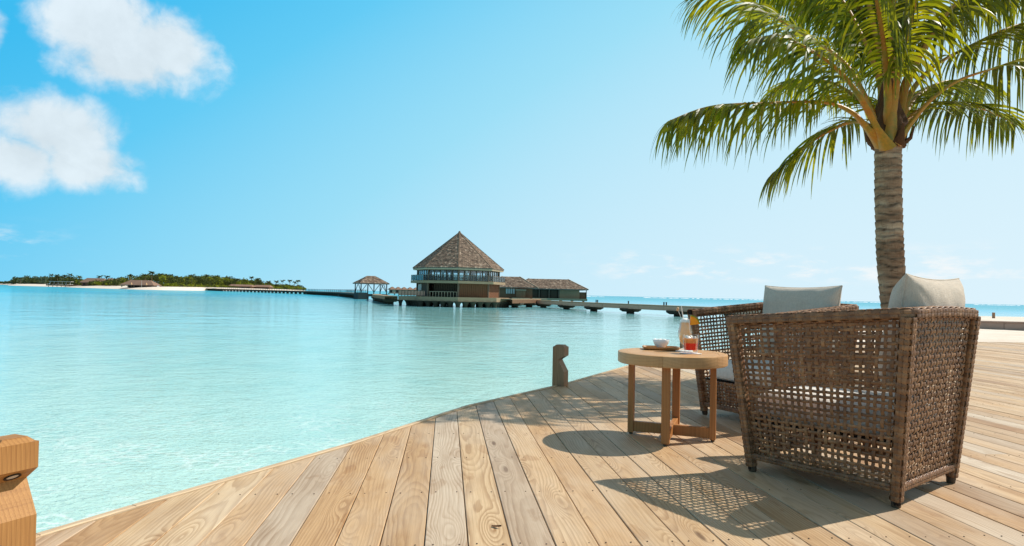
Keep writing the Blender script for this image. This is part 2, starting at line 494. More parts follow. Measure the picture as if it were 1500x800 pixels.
    gl = t.n('ShaderNodeBsdfGlossy', {'Color': (1, 1, 1, 1), 'Roughness': .06, 'Normal': nb}).outputs[0]
    t.out(t.n('ShaderNodeMixShader', {0: fr, 1: df, 2: gl}).outputs[0])


WATER = [S(188, 220, 208), S(178, 221, 211), S(170, 226, 222), S(136, 214, 222), S(60, 182, 214), S(70, 172, 194), S(60, 160, 186)]
build_special()
M = MATS


# ------------------------------------------------------------------ mesh helper
class MB:
    def __init__(s):
        s.v, s.f, s.uv = [], [], {}

    def add(s, vs, fs):
        k = len(s.v)
        s.v += [tuple(x) for x in vs]
        s.f += [tuple(i + k for i in f) for f in fs]
        return k

    def box(s, c, size, rz=0, mtx=None, bev=0):
        x, y, z = size[0] / 2, size[1] / 2, size[2] / 2
        if bev:
            b = bev
            vs = []
            for zz, i in ((-z, b), (-z + b, 0), (z - b, 0), (z, b)):
                vs += [(-x + i, -y + i, zz), (x - i, -y + i, zz), (x - i, y - i, zz), (-x + i, y - i, zz)]
            fs = [(3, 2, 1, 0), (12, 13, 14, 15)]
            for l in range(3):
                for i in range(4):
                    j = (i + 1) % 4
                    fs.append((l * 4 + i, l * 4 + j, l * 4 + 4 + j, l * 4 + 4 + i))
        else:
            vs = [(-x, -y, -z), (x, -y, -z), (x, y, -z), (-x, y, -z), (-x, -y, z), (x, -y, z), (x, y, z), (-x, y, z)]
            fs = [(3, 2, 1, 0), (4, 5, 6, 7), (0, 1, 5, 4), (1, 2, 6, 5), (2, 3, 7, 6), (3, 0, 4, 7)]
        mm = Matrix.Translation(c) @ (mtx or Matrix.Rotation(rz, 4, 'Z'))
        s.add([mm @ Vector(v) for v in vs], fs)
        return s

    def bar(s, a, b, wx, wz, up=(0, 0, 1)):
        """rectangular bar from a to b"""
        a, b = Vector(a), Vector(b)
        d = (b - a)
        L = d.length
        d.normalize()
        up = Vector(up)
        side = d.cross(up)
        if side.length < 1e-4:
            side = d.cross(Vector((0, 1, 0)))
        side.normalize()
        up = side.cross(d)
        mm = Matrix((side, d, up)).transposed().to_4x4()
        s.box((a + b) / 2, (wx, L, wz), mtx=mm)
        return s

    def prism(s, poly, z0, z1):
        n = len(poly)
        vs = [(p[0], p[1], z0) for p in poly] + [(p[0], p[1], z1) for p in poly]
        fs = [tuple(range(n - 1, -1, -1)), tuple(range(n, 2 * n))] + [(i, (i + 1) % n, n + (i + 1) % n, n + i) for i in range(n)]
        s.add(vs, fs)
        return s

    def tube(s, pts, rad, n=8, caps=True, flat=1.):
        pts = [Vector(p) for p in pts]
        rad = rad if isinstance(rad, (list, tuple)) else [rad] * len(pts)
        k0 = len(s.v)
        ref = Vector((0, 0, 1))
        fs = []
        for i, p in enumerate(pts):
            d = (pts[min(i + 1, len(pts) - 1)] - pts[max(i - 1, 0)]).normalized()
            sd = d.cross(ref)
            if sd.length < .05:
                sd = d.cross(Vector((0, 1, 0)))
            sd.normalize()
            u = sd.cross(d)
            for j in range(n):
                a = 2 * PI * j / n
                s.v.append(tuple(p + sd * (math.cos(a) * rad[i]) + u * (math.sin(a) * rad[i] * flat)))
        for i in range(len(pts) - 1):
            for j in range(n):
                jj = (j + 1) % n
                fs.append((k0 + i * n + j, k0 + i * n + jj, k0 + (i + 1) * n + jj, k0 + (i + 1) * n + j))
        if caps:
            fs.append(tuple(k0 + j for j in range(n - 1, -1, -1)))
            fs.append(tuple(k0 + (len(pts) - 1) * n + j for j in range(n)))
        s.f += fs
        return s

    def lathe(s, prof, n=32, c=(0, 0, 0)):
        """prof: (r, z) list, closed at the axis where r == 0"""
        k0 = len(s.v)
        rows = []
        for r, z in prof:
            if r < 1e-6:
                rows.append([len(s.v)])
                s.v.append((c[0], c[1], c[2] + z))
            else:
                rows.append(list(range(len(s.v), len(s.v) + n)))
                for j in range(n):
                    a = 2 * PI * j / n
                    s.v.append((c[0] + r * math.cos(a), c[1] + r * math.sin(a), c[2] + z))
        for A, B in zip(rows, rows[1:]):
            for j in range(n):
                jj = (j + 1) % n
                if len(A) == 1 and len(B) == 1:
                    continue
                if len(A) == 1:
                    s.f.append((A[0], B[jj], B[j]))
                elif len(B) == 1:
                    s.f.append((A[j], A[jj], B[0]))
                else:
                    s.f.append((A[j], A[jj], B[jj], B[j]))
        return s

    def mesh(s, name, m, smooth=None, recalc=True):
        me = bpy.data.meshes.new(name)
        me.from_pydata(s.v, [], s.f)
        if recalc:
            import bmesh
            bm = bmesh.new()
            bm.from_mesh(me)
            bmesh.ops.recalc_face_normals(bm, faces=bm.faces)
            bm.to_mesh(me)
            bm.free()
        me.materials.append(M[m] if isinstance(m, str) else m)
        if smooth is not None:
            me.polygons.foreach_set('use_smooth', [True] * len(me.polygons))
            me.set_sharp_from_angle(angle=R_(smooth))
        return me

    def build(s, name, m, parent=None, smooth=None, loc=None, rz=0, kind=None, recalc=True):
        o = bpy.data.objects.new(name, s.mesh(name, m, smooth, recalc))
        COL.objects.link(o)
        if parent:
            o.parent = parent
        if loc is not None:
            o.location = loc
        o.rotation_euler.z = rz
        if kind:
            o['kind'] = kind
        return o


def link(name, me, parent=None, loc=(0, 0, 0), rz=0):
    o = bpy.data.objects.new(name, me)
    COL.objects.link(o)
    o.parent = parent
    o.location = loc
    o.rotation_euler.z = rz
    return o


def tag(o, label=None, cat=None, group=None, kind=None):
    for k, v in (('label', label), ('category', cat), ('group', group), ('kind', kind)):
        if v:
            o[k] = v
    return o


def empty(name, loc=(0, 0, 0), rz=0, **kw):
    o = bpy.data.objects.new(name, None)
    COL.objects.link(o)
    o.location = loc
    o.rotation_euler.z = rz
    o.empty_display_size = .1
    return tag(o, **kw)


def copy_tree(o, parent=None):
    c = o.copy()
    COL.objects.link(c)
    if parent is not None:
        c.parent = parent
    for ch in list(o.children):
        copy_tree(ch, c)
    return c


def hip_roof(name, cx, cy, w, d, ridge, z0, z1, rz, parent, m='shingle', th=.25, over=0):
    """hip roof with UVs in metres; ridge runs along local x"""
    me = bpy.data.meshes.new(name)
    a, b, r = w / 2, d / 2, ridge / 2
    vs = [(-a, -b, z0), (a, -b, z0), (a, b, z0), (-a, b, z0), (-r, 0, z1), (r, 0, z1),
          (-a, -b, z0 - th), (a, -b, z0 - th), (a, b, z0 - th), (-a, b, z0 - th)]
    fs = [(0, 1, 5, 4), (1, 2, 5), (2, 3, 4, 5), (3, 0, 4), (0, 6, 7, 1), (1, 7, 8, 2), (2, 8, 9, 3), (3, 9, 6, 0), (9, 8, 7, 6)]
    me.from_pydata(vs, [], fs)
    roof_uv(me)
    me.materials.append(M[m])
    o = bpy.data.objects.new(name, me)
    COL.objects.link(o)
    o.parent = parent
    o.location = (cx, cy, 0)
    o.rotation_euler.z = rz
    if m == 'shingle':
        for k, f in enumerate(((0, 1, 4, 5), (1, 2, 5, 5), (2, 3, 5, 4), (3, 0, 4, 4))):
            shingle_courses(o, vs[f[0]], vs[f[1]], vs[f[2]], vs[f[3]], row=.45, wd=.5, seed=k)
    return o


def shingle_courses(parent, A, C, D, E, row=.36, wd=.36, seed=0):
    """overlapping rows of separate shingles on the roof face A-C (eave) to D-E (top); A->C runs anticlockwise seen from outside"""
    rs = random.Random(seed)
    A, C, D, E = Vector(A), Vector(C), Vector(D), Vector(E)
    N = (C - A).cross((D + E) / 2 - A).normalized()
    if N.z < 0:
        N = -N
    H = ((D + E) / 2 - (A + C) / 2).length
    nr = max(3, int(H / row))
    b = MB()
    for r in range(nr):
        v0, v1 = r / nr, min(1, (r + 1.25) / nr)
        L0, R0 = A.lerp(D, v0), C.lerp(E, v0)
        L1, R1 = A.lerp(D, v1), C.lerp(E, v1)
        n = max(1, int((R0 - L0).length / wd))
        for i in range(n):
            u0, u1 = i / n, (i + .93) / n
            j = rs.uniform(-.35, .25) / nr
            dn = A.lerp(D, 1) - A
            p0, p1 = L0.lerp(R0, u0), L0.lerp(R0, u1)
            q0, q1 = L1.lerp(R1, u0), L1.lerp(R1, u1)
            dr = (p0 - q0) * (j if r else min(j, .05) * .5) * nr * .35
            lift = .05 + rs.uniform(0, .06)
            b.add([p0 + dr + N * lift, p1 + dr + N * lift, q1 + N * .012, q0 + N * .012, p0 + dr + N * .004, p1 + dr + N * .004], [(0, 1, 2, 3), (4, 5, 1, 0)])
    return b.build('shingles', 'shingle_piece', parent, kind='stuff', recalc=False)


def roof_uv(me):
    uv = me.uv_layers.new(name='UVMap')
    for p in me.polygons:
        n = p.normal
        h = Vector((-n.y, n.x, 0))
        h = h.normalized() if h.length > 1e-3 else Vector((1, 0, 0))
        g = n.cross(h)
        for li in p.loop_indices:
            c = me.vertices[me.loops[li].vertex_index].co
            uv.data[li].uv = (c.dot(h), c.dot(g))


# ------------------------------------------------------------------ setting: sea bed level water, sand, deck
WZ = -1.5
mb = MB()
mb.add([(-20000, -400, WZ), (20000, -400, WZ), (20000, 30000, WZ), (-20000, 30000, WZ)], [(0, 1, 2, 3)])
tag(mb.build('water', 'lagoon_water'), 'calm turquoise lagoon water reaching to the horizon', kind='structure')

# deck ---------------------------------------------------------------------
DD = Vector((-.0995, .995, 0)).normalized()      # along the planks
DN = Vector((.995, .0995, 0)).normalized()       # across
EDGE = [(-3.7, -2.6), (-2.75, -.35), (-2.05, 1.2), (-1.562, 2.205), (-1.419, 2.514), (-.859, 3.598), (-.286, 4.907), (.543, 6.215), (1.489, 8.0), (2.75, 9.9), (4.9, 12.0), (7.6, 13.6), (10.69, 14.5), (14.5, 14.75), (22, 15.2)]
EP = [(Vector((x, y, 0)).dot(DN), Vector((x, y, 0)).dot(DD)) for x, y in EDGE]


def q_edge(p):
    for (p0, q0), (p1, q1) in zip(EP, EP[1:]):
        if p0 <= p <= p1:
            return q0 + (q1 - q0) * (p - p0) / (p1 - p0)
    return EP[-1][1] if p > EP[-1][0] else EP[0][1]


deck = MB()
poly = [(x + .01, y - .02) for x, y in EDGE] + [(22, -2.6)]
deck.prism(poly, -.34, -.034)
deck = tag(deck.build('deck', 'deck_under'), 'wooden plank deck beside the lagoon', kind='structure')

PITCHW, GAP, TH = .148, .0036, .028
planks = []
k = -30
while True:
    p0 = -.053 + k * PITCHW
    k += 1
    if p0 > 15.5:
        break
    p1 = p0 + PITCHW - GAP
    if p0 < EP[0][0]:
        continue
    qa, qb = q_edge(p0), q_edge(p1)
    qmax = min(qa, qb)
    rr = random.Random(k * 31 + 5)
    hi = None
    L = rr.uniform(2.6, 4.2) if rr.random() < .2 else rr.uniform(5., 7.5)
    q = qmax - L
    ends = (qa - .004, qb - .004)
    while True:
        lo = (q, q)
        planks.append((p0, p1, lo, ends))
        ends = (q - .003, q - .003)
        if q < -1.6:
            break
        q -= rr.uniform(3.2, 5.4)
items = []
for p0, p1, lo, hi in planks:
    # apparent size in the photograph, clipped in front of the lens
    area = 0
    n = 10
    for i in range(n):
        qq = lo[0] + (hi[0] - lo[0]) * (i + .5) / n
        P = DN * ((p0 + p1) / 2) + DD * qq
        if P.y > .9:
            uu = P.x / P.y
            if abs(uu) < .86:
                area += (p1 - p0) * (hi[0] - lo[0]) / n / P.y ** 3
    P = DN * p0 + DD * hi[0]
    Pl = DN * p0 + DD * lo[0]
    if area == 0 and (P.x - 1.25 * max(P.y, 0) > 2.5) and (Pl.x - 1.25 * max(Pl.y, 0) > 2.5):
        continue
    items.append((area, p0, p1, lo, hi))
items.sort(key=lambda a: -a[0])


def plank_mesh(mbx, p0, p1, lo, hi, origin=None):
    wv = p1 - p0
    c = .0022
    mid = (lo[0] + hi[0]) / 2 if origin is None else 0
    y0, y1 = (-wv / 2, wv / 2) if origin is None else (p0, p1)
    def ring(q_a, q_b, inset, z, yi):
        return [(q_a[0] - mid + inset, y0 + yi, z), (q_b[0] - mid - inset, y0 + yi, z), (q_b[1] - mid - inset, y1 - yi, z), (q_a[1] - mid + inset, y1 - yi, z)]
    vs = ring(lo, hi, 0, -TH, 0) + ring(lo, hi, 0, -c, 0) + ring(lo, hi, c * .7, 0, c)
    fs = [(8, 9, 10, 11)]
    for l in range(2):
        for i in range(4):
            j = (i + 1) % 4
            fs.append((l * 4 + i, l * 4 + j, l * 4 + 4 + j, l * 4 + 4 + i))
    mbx.add(vs, fs)
    return mid


DROT = math.atan2(DD.y, DD.x)
rest = MB()
jr = random.Random(3)
for i, (area, p0, p1, lo, hi) in enumerate(items):
    if i < 298:
        b = MB()
        # local frame: x along the plank (q), y = minus across -> use mirrored p so the frame stays right handed
        mid = plank_mesh(b, -p1, -p0, (lo[1], lo[0]), (hi[1], hi[0]))
        loc = DN * ((p0 + p1) / 2) + DD * mid + Vector((0, 0, jr.uniform(-.0012, .0012)))
        b.build('plank', 'deck_wood', deck, loc=loc, rz=DROT, recalc=False)
    else:
        plank_mesh(rest, -p1, -p0, (lo[1], lo[0]), (hi[1], hi[0]), origin=0)
if rest.v:
    rest.build('plank_field', 'deck_wood', deck, rz=DROT, kind='stuff', recalc=False)

# screws in pairs over the joists
sc_ = MB()
for area, p0, p1, lo, hi in items:
    for jn in range(-1, 22):
        q = -.1 + jn * .58
        if q > hi[0] - .03 or q < lo[0]:
            continue
        for pp in (p0 + .028, p1 - .028):
            P = DN * pp + DD * (q + jr.uniform(-.008, .008))
            if P.y < .8 or P.y > 7 or abs(P.x / P.y) > .95:
                continue
            sc_.lathe([(.0032, .0006), (.0026, .0022), (0, .0022)], 6, (P.x, P.y, 0))
sc_.build('screw_heads', 'screw', deck, kind='stuff')

for (x0, y0), (x1, y1) in zip(EDGE[1:13], EDGE[2:14]):
    a, b = Vector((x0, y0, 0)), Vector((x1, y1, 0))
    d = (b - a)
    L = d.length
    d.normalize()
    nn = Vector((-d.y, d.x, 0))
    e = MB()
    e.box((0, .019, -.085), (L + .002, .034, .18), bev=.004)
    e.build('edge_board', 'edge_wood', deck, loc=(a + b) / 2 + Vector((0, 0, .002)), rz=math.atan2(d.y, d.x))

# sand beach behind the deck ------------------------------------------------
mb = MB()
inner = [(4.2, 11.0), (9, 13.4), (14, 14.2), (24, 14.6), (60, 10), (140, -10)]
shore = [(6.5, 14.5), (10.5, 21.5), (16, 30), (24, 38.5), (60, 47), (160, 52)]
NS, NJ = 40, 41
rows = []
for i in range(NS + 1):
    t = i / NS * (len(inner) - 1)
    k = min(int(t), len(inner) - 2)
    f = t - k
    a = Vector((*inner[k], 0)).lerp(Vector((*inner[k + 1], 0)), f)
    b = Vector((*shore[k], 0)).lerp(Vector((*shore[k + 1], 0)), f)
    row = []
    for j in range(NJ):
        g = j / (NJ - 1)
        P = a.lerp(b, g)
        z = -.05 + .24 * max(0, min(1, (P.y - 23.6) / 3))
        if g > .85:
            z -= (g - .85) / .15 * 1.9
        z += .035 * mnoise.noise(Vector((P.x * .35, P.y * .35, 1)))
        row.append((P.x, P.y, z))
    rows.append(row)
vs = [v for r in rows for v in r]
fs = [(i * NJ + j, (i + 1) * NJ + j, (i + 1) * NJ + j + 1, i * NJ + j + 1) for i in range(NS) for j in range(NJ - 1)]
mb.add(vs, fs)
tag(mb.build('sand_beach', 'sand', smooth=60), 'pale sand beach beyond the deck', kind='structure')

# low wall on the sand: boards between the sand strips
lw = empty('low_wall', (0, 0, 0), label='low weathered grey-brown retaining wall across the sand beyond the deck', cat='wall')
pa, pb = Vector((12.6, 23.6, 0)), Vector((40, 21.5, 0))
dv = (pb - pa).normalized()
for i in range(16):
    L = .98
    c = pa + dv * (i + .5)
    b = MB()
    b.box((0, 0, 0), (L, .12, .40), bev=.01)
    b.build('wall_board', 'seawall', lw, loc=(c.x, c.y, .0 + random.uniform(-.006, .006)), rz=math.atan2(dv.y, dv.x))
b = MB()
c = (pa + pb) / 2
b.box((0, 0, 0), ((pb - pa).length, .22, .05), bev=.008)
b.build('coping', 'seawall', lw, loc=(pa.x + dv.x * 8, pa.y + dv.y * 8, .225), rz=math.atan2(dv.y, dv.x)).scale.x = 16.1 / (pb - pa).length
b = MB()
b.box((0, 0, .22), (.085, .085, .6), bev=.01)
P = at(1455.5, 472, 30)
tag(b.build('marker_post', 'old_post_wood', loc=(P.x, P.y, -.05)), 'short wooden post standing on the sand behind the low wall', 'post')

#CHAPTER2
# ------------------------------------------------------------------ notched wooden bollards on the deck edge
def bollard(px, py, m, label, lean=0.):
    nrm = math.atan2(-.43, .9)
    h = .0575
    prof = lambda zt, ze: [(-h, -.55), (h, -.55), (h, .135), (-.003, .243), (h, .283), (h, ze), (.034, zt), (-.034, zt), (-h, ze)]
    b = MB()
    secs = [(-h, .366, .366), (-.035, .383, .366), (.035, .383, .366), (h, .366, .366)]
    n = 9
    vs = []
    for y, zt, ze in secs:
        vs += [(x, y, z) for x, z in prof(zt, ze)]
    fs = [tuple(range(n)), tuple(range(3 * n + n - 1, 3 * n - 1, -1))]
    for k in range(3):
        for i in range(n):
            j = (i + 1) % n
            fs.append((k * n + i, k * n + n + i, k * n + n + j, k * n + j))
    b.add(vs, fs)
    o = b.build('bollard', m, None, loc=(px, py, -.018 if lean else 0), rz=nrm)
    if lean:
        o.rotation_euler = (0, lean, nrm)
    # drilled eye in the underside of the head
    e = MB()
    c = Vector((.028, .0, .262))
    ax = Vector((.04, 0, -.0605)).normalized()       # outward normal of that face
    t1 = Vector((0, 1, 0))
    t2 = ax.cross(t1)
    rings = []
    for r, hh in ((.024, .0005), (.024, .003), (.019, .003), (.017, -.004), (.017, .0012)):
        k0 = len(e.v)
        for j in range(20):
            a = 2 * PI * j / 20
            e.v.append(tuple(c + ax * hh + t1 * (r * math.cos(a)) + t2 * (r * .8 * math.sin(a))))
        rings.append(k0)
    for A, B in zip(rings[:4], rings[1:4]):
        for j in range(20):
            jj = (j + 1) % 20
            e.f.append((A + j, A + jj, B + jj, B + j))
    e.build('eye_ring', 'pav_dark', o, recalc=False)
    d = MB()
    d.add([tuple(c + ax * .001 + t1 * (.0165 * math.cos(2 * PI * j / 16)) + t2 * (.0135 * math.sin(2 * PI * j / 16))) for j in range(16)], [tuple(range(16))])
    d.build('eye_daylight', 'curtain', o, recalc=False)  # pale disc: daylight through the drilled hole, put in as colour
    return tag(o, label, 'bollard', 'notched wooden bollards along the deck edge')


bollard(-1.570, 2.06, 'post_wood', 'honey coloured notched wooden bollard in the near left corner by the water', -.02)
bollard(.474, 6.12, 'old_post_wood', 'weathered grey-brown notched bollard standing alone on the deck edge left of the table')
bollard(2.66, 9.95, 'old_post_wood', 'weathered bollard mostly hidden behind the cocktail glasses on the table')

# ------------------------------------------------------------------ round side table
TX, TY, TZ = .985, 3.965, .516
tb = empty('side_table', (TX, TY, 0), label='round teak side table with crossed base holding drinks', cat='table')
b = MB()
b.lathe([(0, TZ - .03), (.272, TZ - .03), (.272, TZ - .002), (.2705, TZ - .0005), (0, TZ - .0005)], 64)
b.build('table_top', 'teak', tb, smooth=40, rz=.4)
for k in range(6):
    a0, a1 = k * PI / 3 + .13, (k + 1) * PI / 3 + .13 - .004
    NSEG = 14
    sec = [(.273, TZ - .066), (.318, TZ - .066), (.324, TZ - .062), (.325, TZ - .055), (.325, TZ - .008), (.3235, TZ - .002), (.319, TZ), (.2735, TZ), (.273, TZ - .001)]
    e = MB()
    vs, fs = [], []
    n = len(sec)
    for i in range(NSEG + 1):
        a = a0 + (a1 - a0) * i / NSEG
        vs += [(r * math.cos(a), r * math.sin(a), z) for r, z in sec]
    for i in range(NSEG):
        for j in range(n):
            fs.append((i * n + j, i * n + n + j, i * n + n + (j + 1) % n, i * n + (j + 1) % n))
    fs += [tuple(range(n)), tuple(range(NSEG * n + n - 1, NSEG * n - 1, -1))]
    am = (a0 + a1) / 2
    rot = Matrix.Rotation(-am - PI / 2, 4, 'Z')          # grain runs along the chord
    e.add([rot @ Vector(v) for v in vs], fs)
    e.build('rim_segment', 'teak', tb, smooth=40, rz=am + PI / 2)
LEGA = R_(159)
for k in range(4):
    a = LEGA + k * PI / 2
    p = Vector((math.cos(a) * .243, math.sin(a) * .243, 0))
    e = MB()
    e.box((0, 0, (.012 + TZ - .03) / 2), (.034, .046, TZ - .03 - .012), bev=.003)
    lg = e.build('leg', 'teak_leg', tb, loc=p, rz=a)
    e = MB()
    e.lathe([(0, 0), (.011, 0), (.012, .012), (0, .012)], 12)
    e.build('foot', 'foot', lg)
for k, zz in ((0, 0), (1, .0)):
    a = LEGA + k * PI / 2
    if k == 0:
        e = MB()
        e.box((0, 0, .05), (.45, .032, .062), bev=.003)
        e.build('stretcher', 'teak_leg', tb, rz=a)
    else:
        for sg in (0, PI):
            e = MB()
            e.box((.122, 0, .05), (.208, .032, .0615), bev=.003)
            e.build('stretcher', 'teak_leg', tb, rz=a + sg)

# tray and bowl
tray = MB()
N = 40


def rr_ring(hx, hy, r, z, n=8):
    out = []
    for cx, cy, a0 in ((hx - r, hy - r, 0), (-hx + r, hy - r, 90), (-hx + r, -hy + r, 180), (hx - r, -hy + r, 270)):
        for i in range(n):
            a = R_(a0 + 90 * i / (n - 1))
            out.append((cx + r * math.cos(a), cy + r * math.sin(a), z))
    return out


def loft(mb_, rings, cap0=True, cap1=True):
    n = len(rings[0])
    k = mb_.add([p for r in rings for p in r], [])
    for i in range(len(rings) - 1):
        for j in range(n):
            jj = (j + 1) % n
            mb_.f.append((k + i * n + j, k + i * n + jj, k + i * n + n + jj, k + i * n + n + j))
    if cap0:
        mb_.f.append(tuple(k + j for j in range(n - 1, -1, -1)))
    if cap1:
        mb_.f.append(tuple(k + (len(rings) - 1) * n + j for j in range(n)))


loft(tray, [rr_ring(.100, .062, .03, 0), rr_ring(.112, .072, .035, .008), rr_ring(.114, .074, .036, .019), rr_ring(.108, .068, .032, .019), rr_ring(.102, .062, .03, .009)])
to = tray.build('tray', 'tray_wood', None, smooth=40, loc=(.957, 4.14, TZ + .0005), rz=-.10)
tag(to, 'small oblong wooden tray under the white bowl on the table', 'tray')
b = MB()
ro, n = .052, 40
prof = [(0, .0), (.022, 0), (.024, .003), (.038, .016), (.048, .034), (.0525, .053), (.0515, .0545), (.0495, .053), (.045, .035), (.035, .018), (.02, .008), (0, .007)]
b.lathe(prof, n)
bo = b.build('bowl', 'ceramic', None, smooth=50, loc=(.958, 4.142, TZ + .0105))
tag(bo, 'small white ceramic bowl sitting on the wooden tray', 'bowl')
b = MB()
rr = random.Random(4)
for i in range(14):
    a, r = rr.uniform(0, 6.3), rr.uniform(0, .03)
    b.lathe([(0, -.009), (.008, -.005), (.010, 0), (.007, .006), (0, .009)], 8, (r * math.cos(a), r * math.sin(a), .04 + rr.uniform(0, .012)))
b.build('snack_pieces', 'froth', None, smooth=80, loc=(.958, 4.142, TZ + .0105), kind='stuff').parent = None
sn = bpy.data.objects['snack_pieces']
tag(sn, 'white snack pieces heaped inside the small bowl', 'food')

# coasters
for (x, y, r, lab) in ((1.079, 3.895, .2, 'white paper coaster under the short glass of red drink'), (1.083, 4.055, -.25, 'white paper coaster under the tall creamy cocktail')):
    b = MB()
    loft(b, [rr_ring(.052, .048, .01, 0, 4), rr_ring(.052, .048, .01, .003, 4)])
    tag(b.build('coaster', 'paper', None, loc=(x, y, TZ + .0005), rz=r), lab, 'coaster', 'paper coasters on the table')

# tall cocktail
CX, CY, CZ = 1.086, 4.05, TZ + .0036
tg = empty('cocktail_glass', (CX, CY, CZ), label='tall curved glass of creamy cocktail with pineapple wedge, straw and stirrer', cat='glass')
outer = [(0, 0), (.034, 0), (.036, .004), (.030, .010), (.014, .016), (.012, .026), (.026, .045), (.036, .068), (.0425, .098), (.043, .118), (.037, .142), (.0335, .165), (.0345, .192)]
inner_ = [(.0325, .192), (.0318, .165), (.035, .142), (.041, .118), (.0405, .098), (.034, .068), (.024, .047), (.006, .034), (0, .033)]
b = MB()
b.lathe(outer + inner_, 36)
b.build('glass_body', 'drink_glass', tg, smooth=60)
b = MB()
b.lathe([(0, .0345), (.006, .0350), (.0235, .048), (.0335, .069), (.040, .098), (.0405, .118), (.0345, .142), (.0313, .165), (.0313, .176), (0, .176)], 36)
b.build('drink', 'creamy_drink', tg, smooth=60)
b = MB()
b.lathe([(.0316, .1765), (.032, .186), (.026, .196), (.012, .201), (0, .202)], 30)
b.build('froth', 'froth', tg, smooth=80)
b = MB()
b.tube([(-.004, .004, .15), (-.012, .002, .20), (-.026, -.002, .275)], .0032, 10)
b.build('straw', 'straw', tg, smooth=50)
b = MB()
b.tube([(-.018, .0, .17), (-.030, 0, .215), (-.045, 0, .25)], .0016, 8)
st = b.build('stirrer', 'straw', tg, smooth=50)
b = MB()
b.lathe([(0, -.011), (.006, -.009), (.009, 0), (.007, .010), (0, .014)], 14, (-.048, 0, .257))
b.build('stirrer_ball', 'stirrer_ball', st, smooth=80)
# pineapple wedge: a quarter disc with its rind along the arc
b = MB()
pz = MB()
c0 = Vector((.026, -.012, .160))
n = 10
front, back = [], []
for i in range(n + 1):
    a = R_(8) + R_(78) * i / n
    front.append(c0 + Vector((math.cos(a) * .056, -.007, math.sin(a) * .056)))
    back.append(c0 + Vector((math.cos(a) * .056, .007, math.sin(a) * .056)))
pts = [c0 + Vector((0, -.007, 0))] + front
pts2 = [c0 + Vector((0, .007, 0))] + back
k = len(pts)
b.add(pts + pts2, [tuple(range(k)), tuple(range(2 * k - 1, k - 1, -1))] + [(i, i + k, (i + 1) % k + k, (i + 1) % k) for i in range(k)])
wd = b.build('pineapple_wedge', 'pineapple', tg)
ring_pts = []
for i in range(n + 1):
    a = R_(8) + R_(78) * i / n
    ca, sa = math.cos(a), math.sin(a)
    bump_ = .0012 * (i % 2)
    ring_pts.append([c0 + Vector((ca * r, y, sa * r)) for r, y in ((.0563, -.0078), (.0615 + bump_, -.0072), (.0615 + bump_, .0072), (.0563, .0078))])
loft(pz, ring_pts)
pz.build('rind', 'rind', wd)

# short glass
GX, GY = 1.079, 3.892
sg = empty('rocks_glass', (GX, GY, TZ + .0036), label='short tumbler with red and amber iced drink on a white coaster', cat='glass')
b = MB()
b.lathe([(0, 0), (.036, 0), (.0385, .004), (.0495, .108), (.048, .109), (.0472, .107), (.0375, .018), (0, .017)], 40)
b.build('glass_body', 'drink_glass', sg, smooth=60)
b = MB()
b.lathe([(0, .0185), (.0368, .0185), (.0412, .058), (.03, .06), (.012, .064), (0, .062)], 36)
b.build('red_drink', 'red_drink', sg, smooth=40)
b = MB()
b.lathe([(.0414, .0605), (.0445, .088), (0, .088)], 36)
b.build('amber_drink', 'amber_drink', sg, smooth=40)
for i, (x, y, z, r) in enumerate(((-.018, -.012, .088, .3), (.016, -.016, .09, 1.1), (.004, .018, .091, .7), (-.02, .014, .092, 2.))):
    e = MB()
    e.box((x, y, z), (.024, .022, .02), mtx=(Matrix.Rotation(r, 4, 'Z') @ Matrix.Rotation(.4 + r, 4, 'X')), bev=.004)
    e.build('ice_cube', 'ice', sg, smooth=50)


# ------------------------------------------------------------------ wicker armchairs
def weave(mb_, Sf, nu, nv, wu, wv, amp, th, wrap=False, u_st=True, v_st=True, jit=0., seed=1):
    """real over-and-under strands on the surface Sf(u, v)"""
    e = 1e-3
    rj = random.Random(seed)

    def frame(u, v):
        P = Sf(u, v)
        Tu = (Sf(u + e, v) - Sf(u - e, v)).normalized()
        Tv = (Sf(u, v + e) - Sf(u, v - e)).normalized()
        return P, Tu, Tv, Tu.cross(Tv).normalized()

    def strand(samples, w):
        k0 = len(mb_.v)
        for P, W, N in samples:
            for a, c in ((-1, 0), (-.62, 1), (.62, 1), (1, 0), (.62, -1), (-.62, -1)):
                mb_.v.append(tuple(P + W * (a * w) + N * (c * th)))
        for i in range(len(samples) - 1):
            for j in range(6):
                jj = (j + 1) % 6
                mb_.f.append((k0 + i * 6 + j, k0 + i * 6 + jj, k0 + i * 6 + 6 + jj, k0 + i * 6 + 6 + j))

    if u_st:
        for i in range(nu):
            u = (i + .5 + rj.uniform(-jit, jit)) / nu
            smp = []
            for v, sgn in [(0, 0)] + [((j + f) / nv, -1 if (i + j) % 2 else 1) for j in range(nv) for f in (.27, .73)] + [(1, 0)]:
                P, Tu, Tv, N = frame(u, v)
                smp.append((P + N * (amp * sgn), Tu, N))
            strand(smp, wu)
    if v_st:
        for j in range(nv):
            v = (j + .5 + rj.uniform(-jit, jit)) / nv
            smp = []
            for u, sgn in ([] if wrap else [(0, 0)]) + [((i + f) / nu, 1 if (i + j) % 2 else -1) for i in range(nu) for f in (.27, .73)] + ([((.27) / nu + 1, 1 if j % 2 else -1)] if wrap else [(1, 0)]):
                P, Tu, Tv, N = frame(u, v)
                smp.append((P + N * (amp * sgn), Tv, N))
            strand(smp, wv)


HX, HY, FL = .3115, .3265, .072
ZB, ZF = .805, .742


def corner(sx, sy, z):
    top = ZB if sy < 0 else ZF
    t = z / top
    return Vector((sx * (HX + FL * t), sy * (HY + FL * t), z))


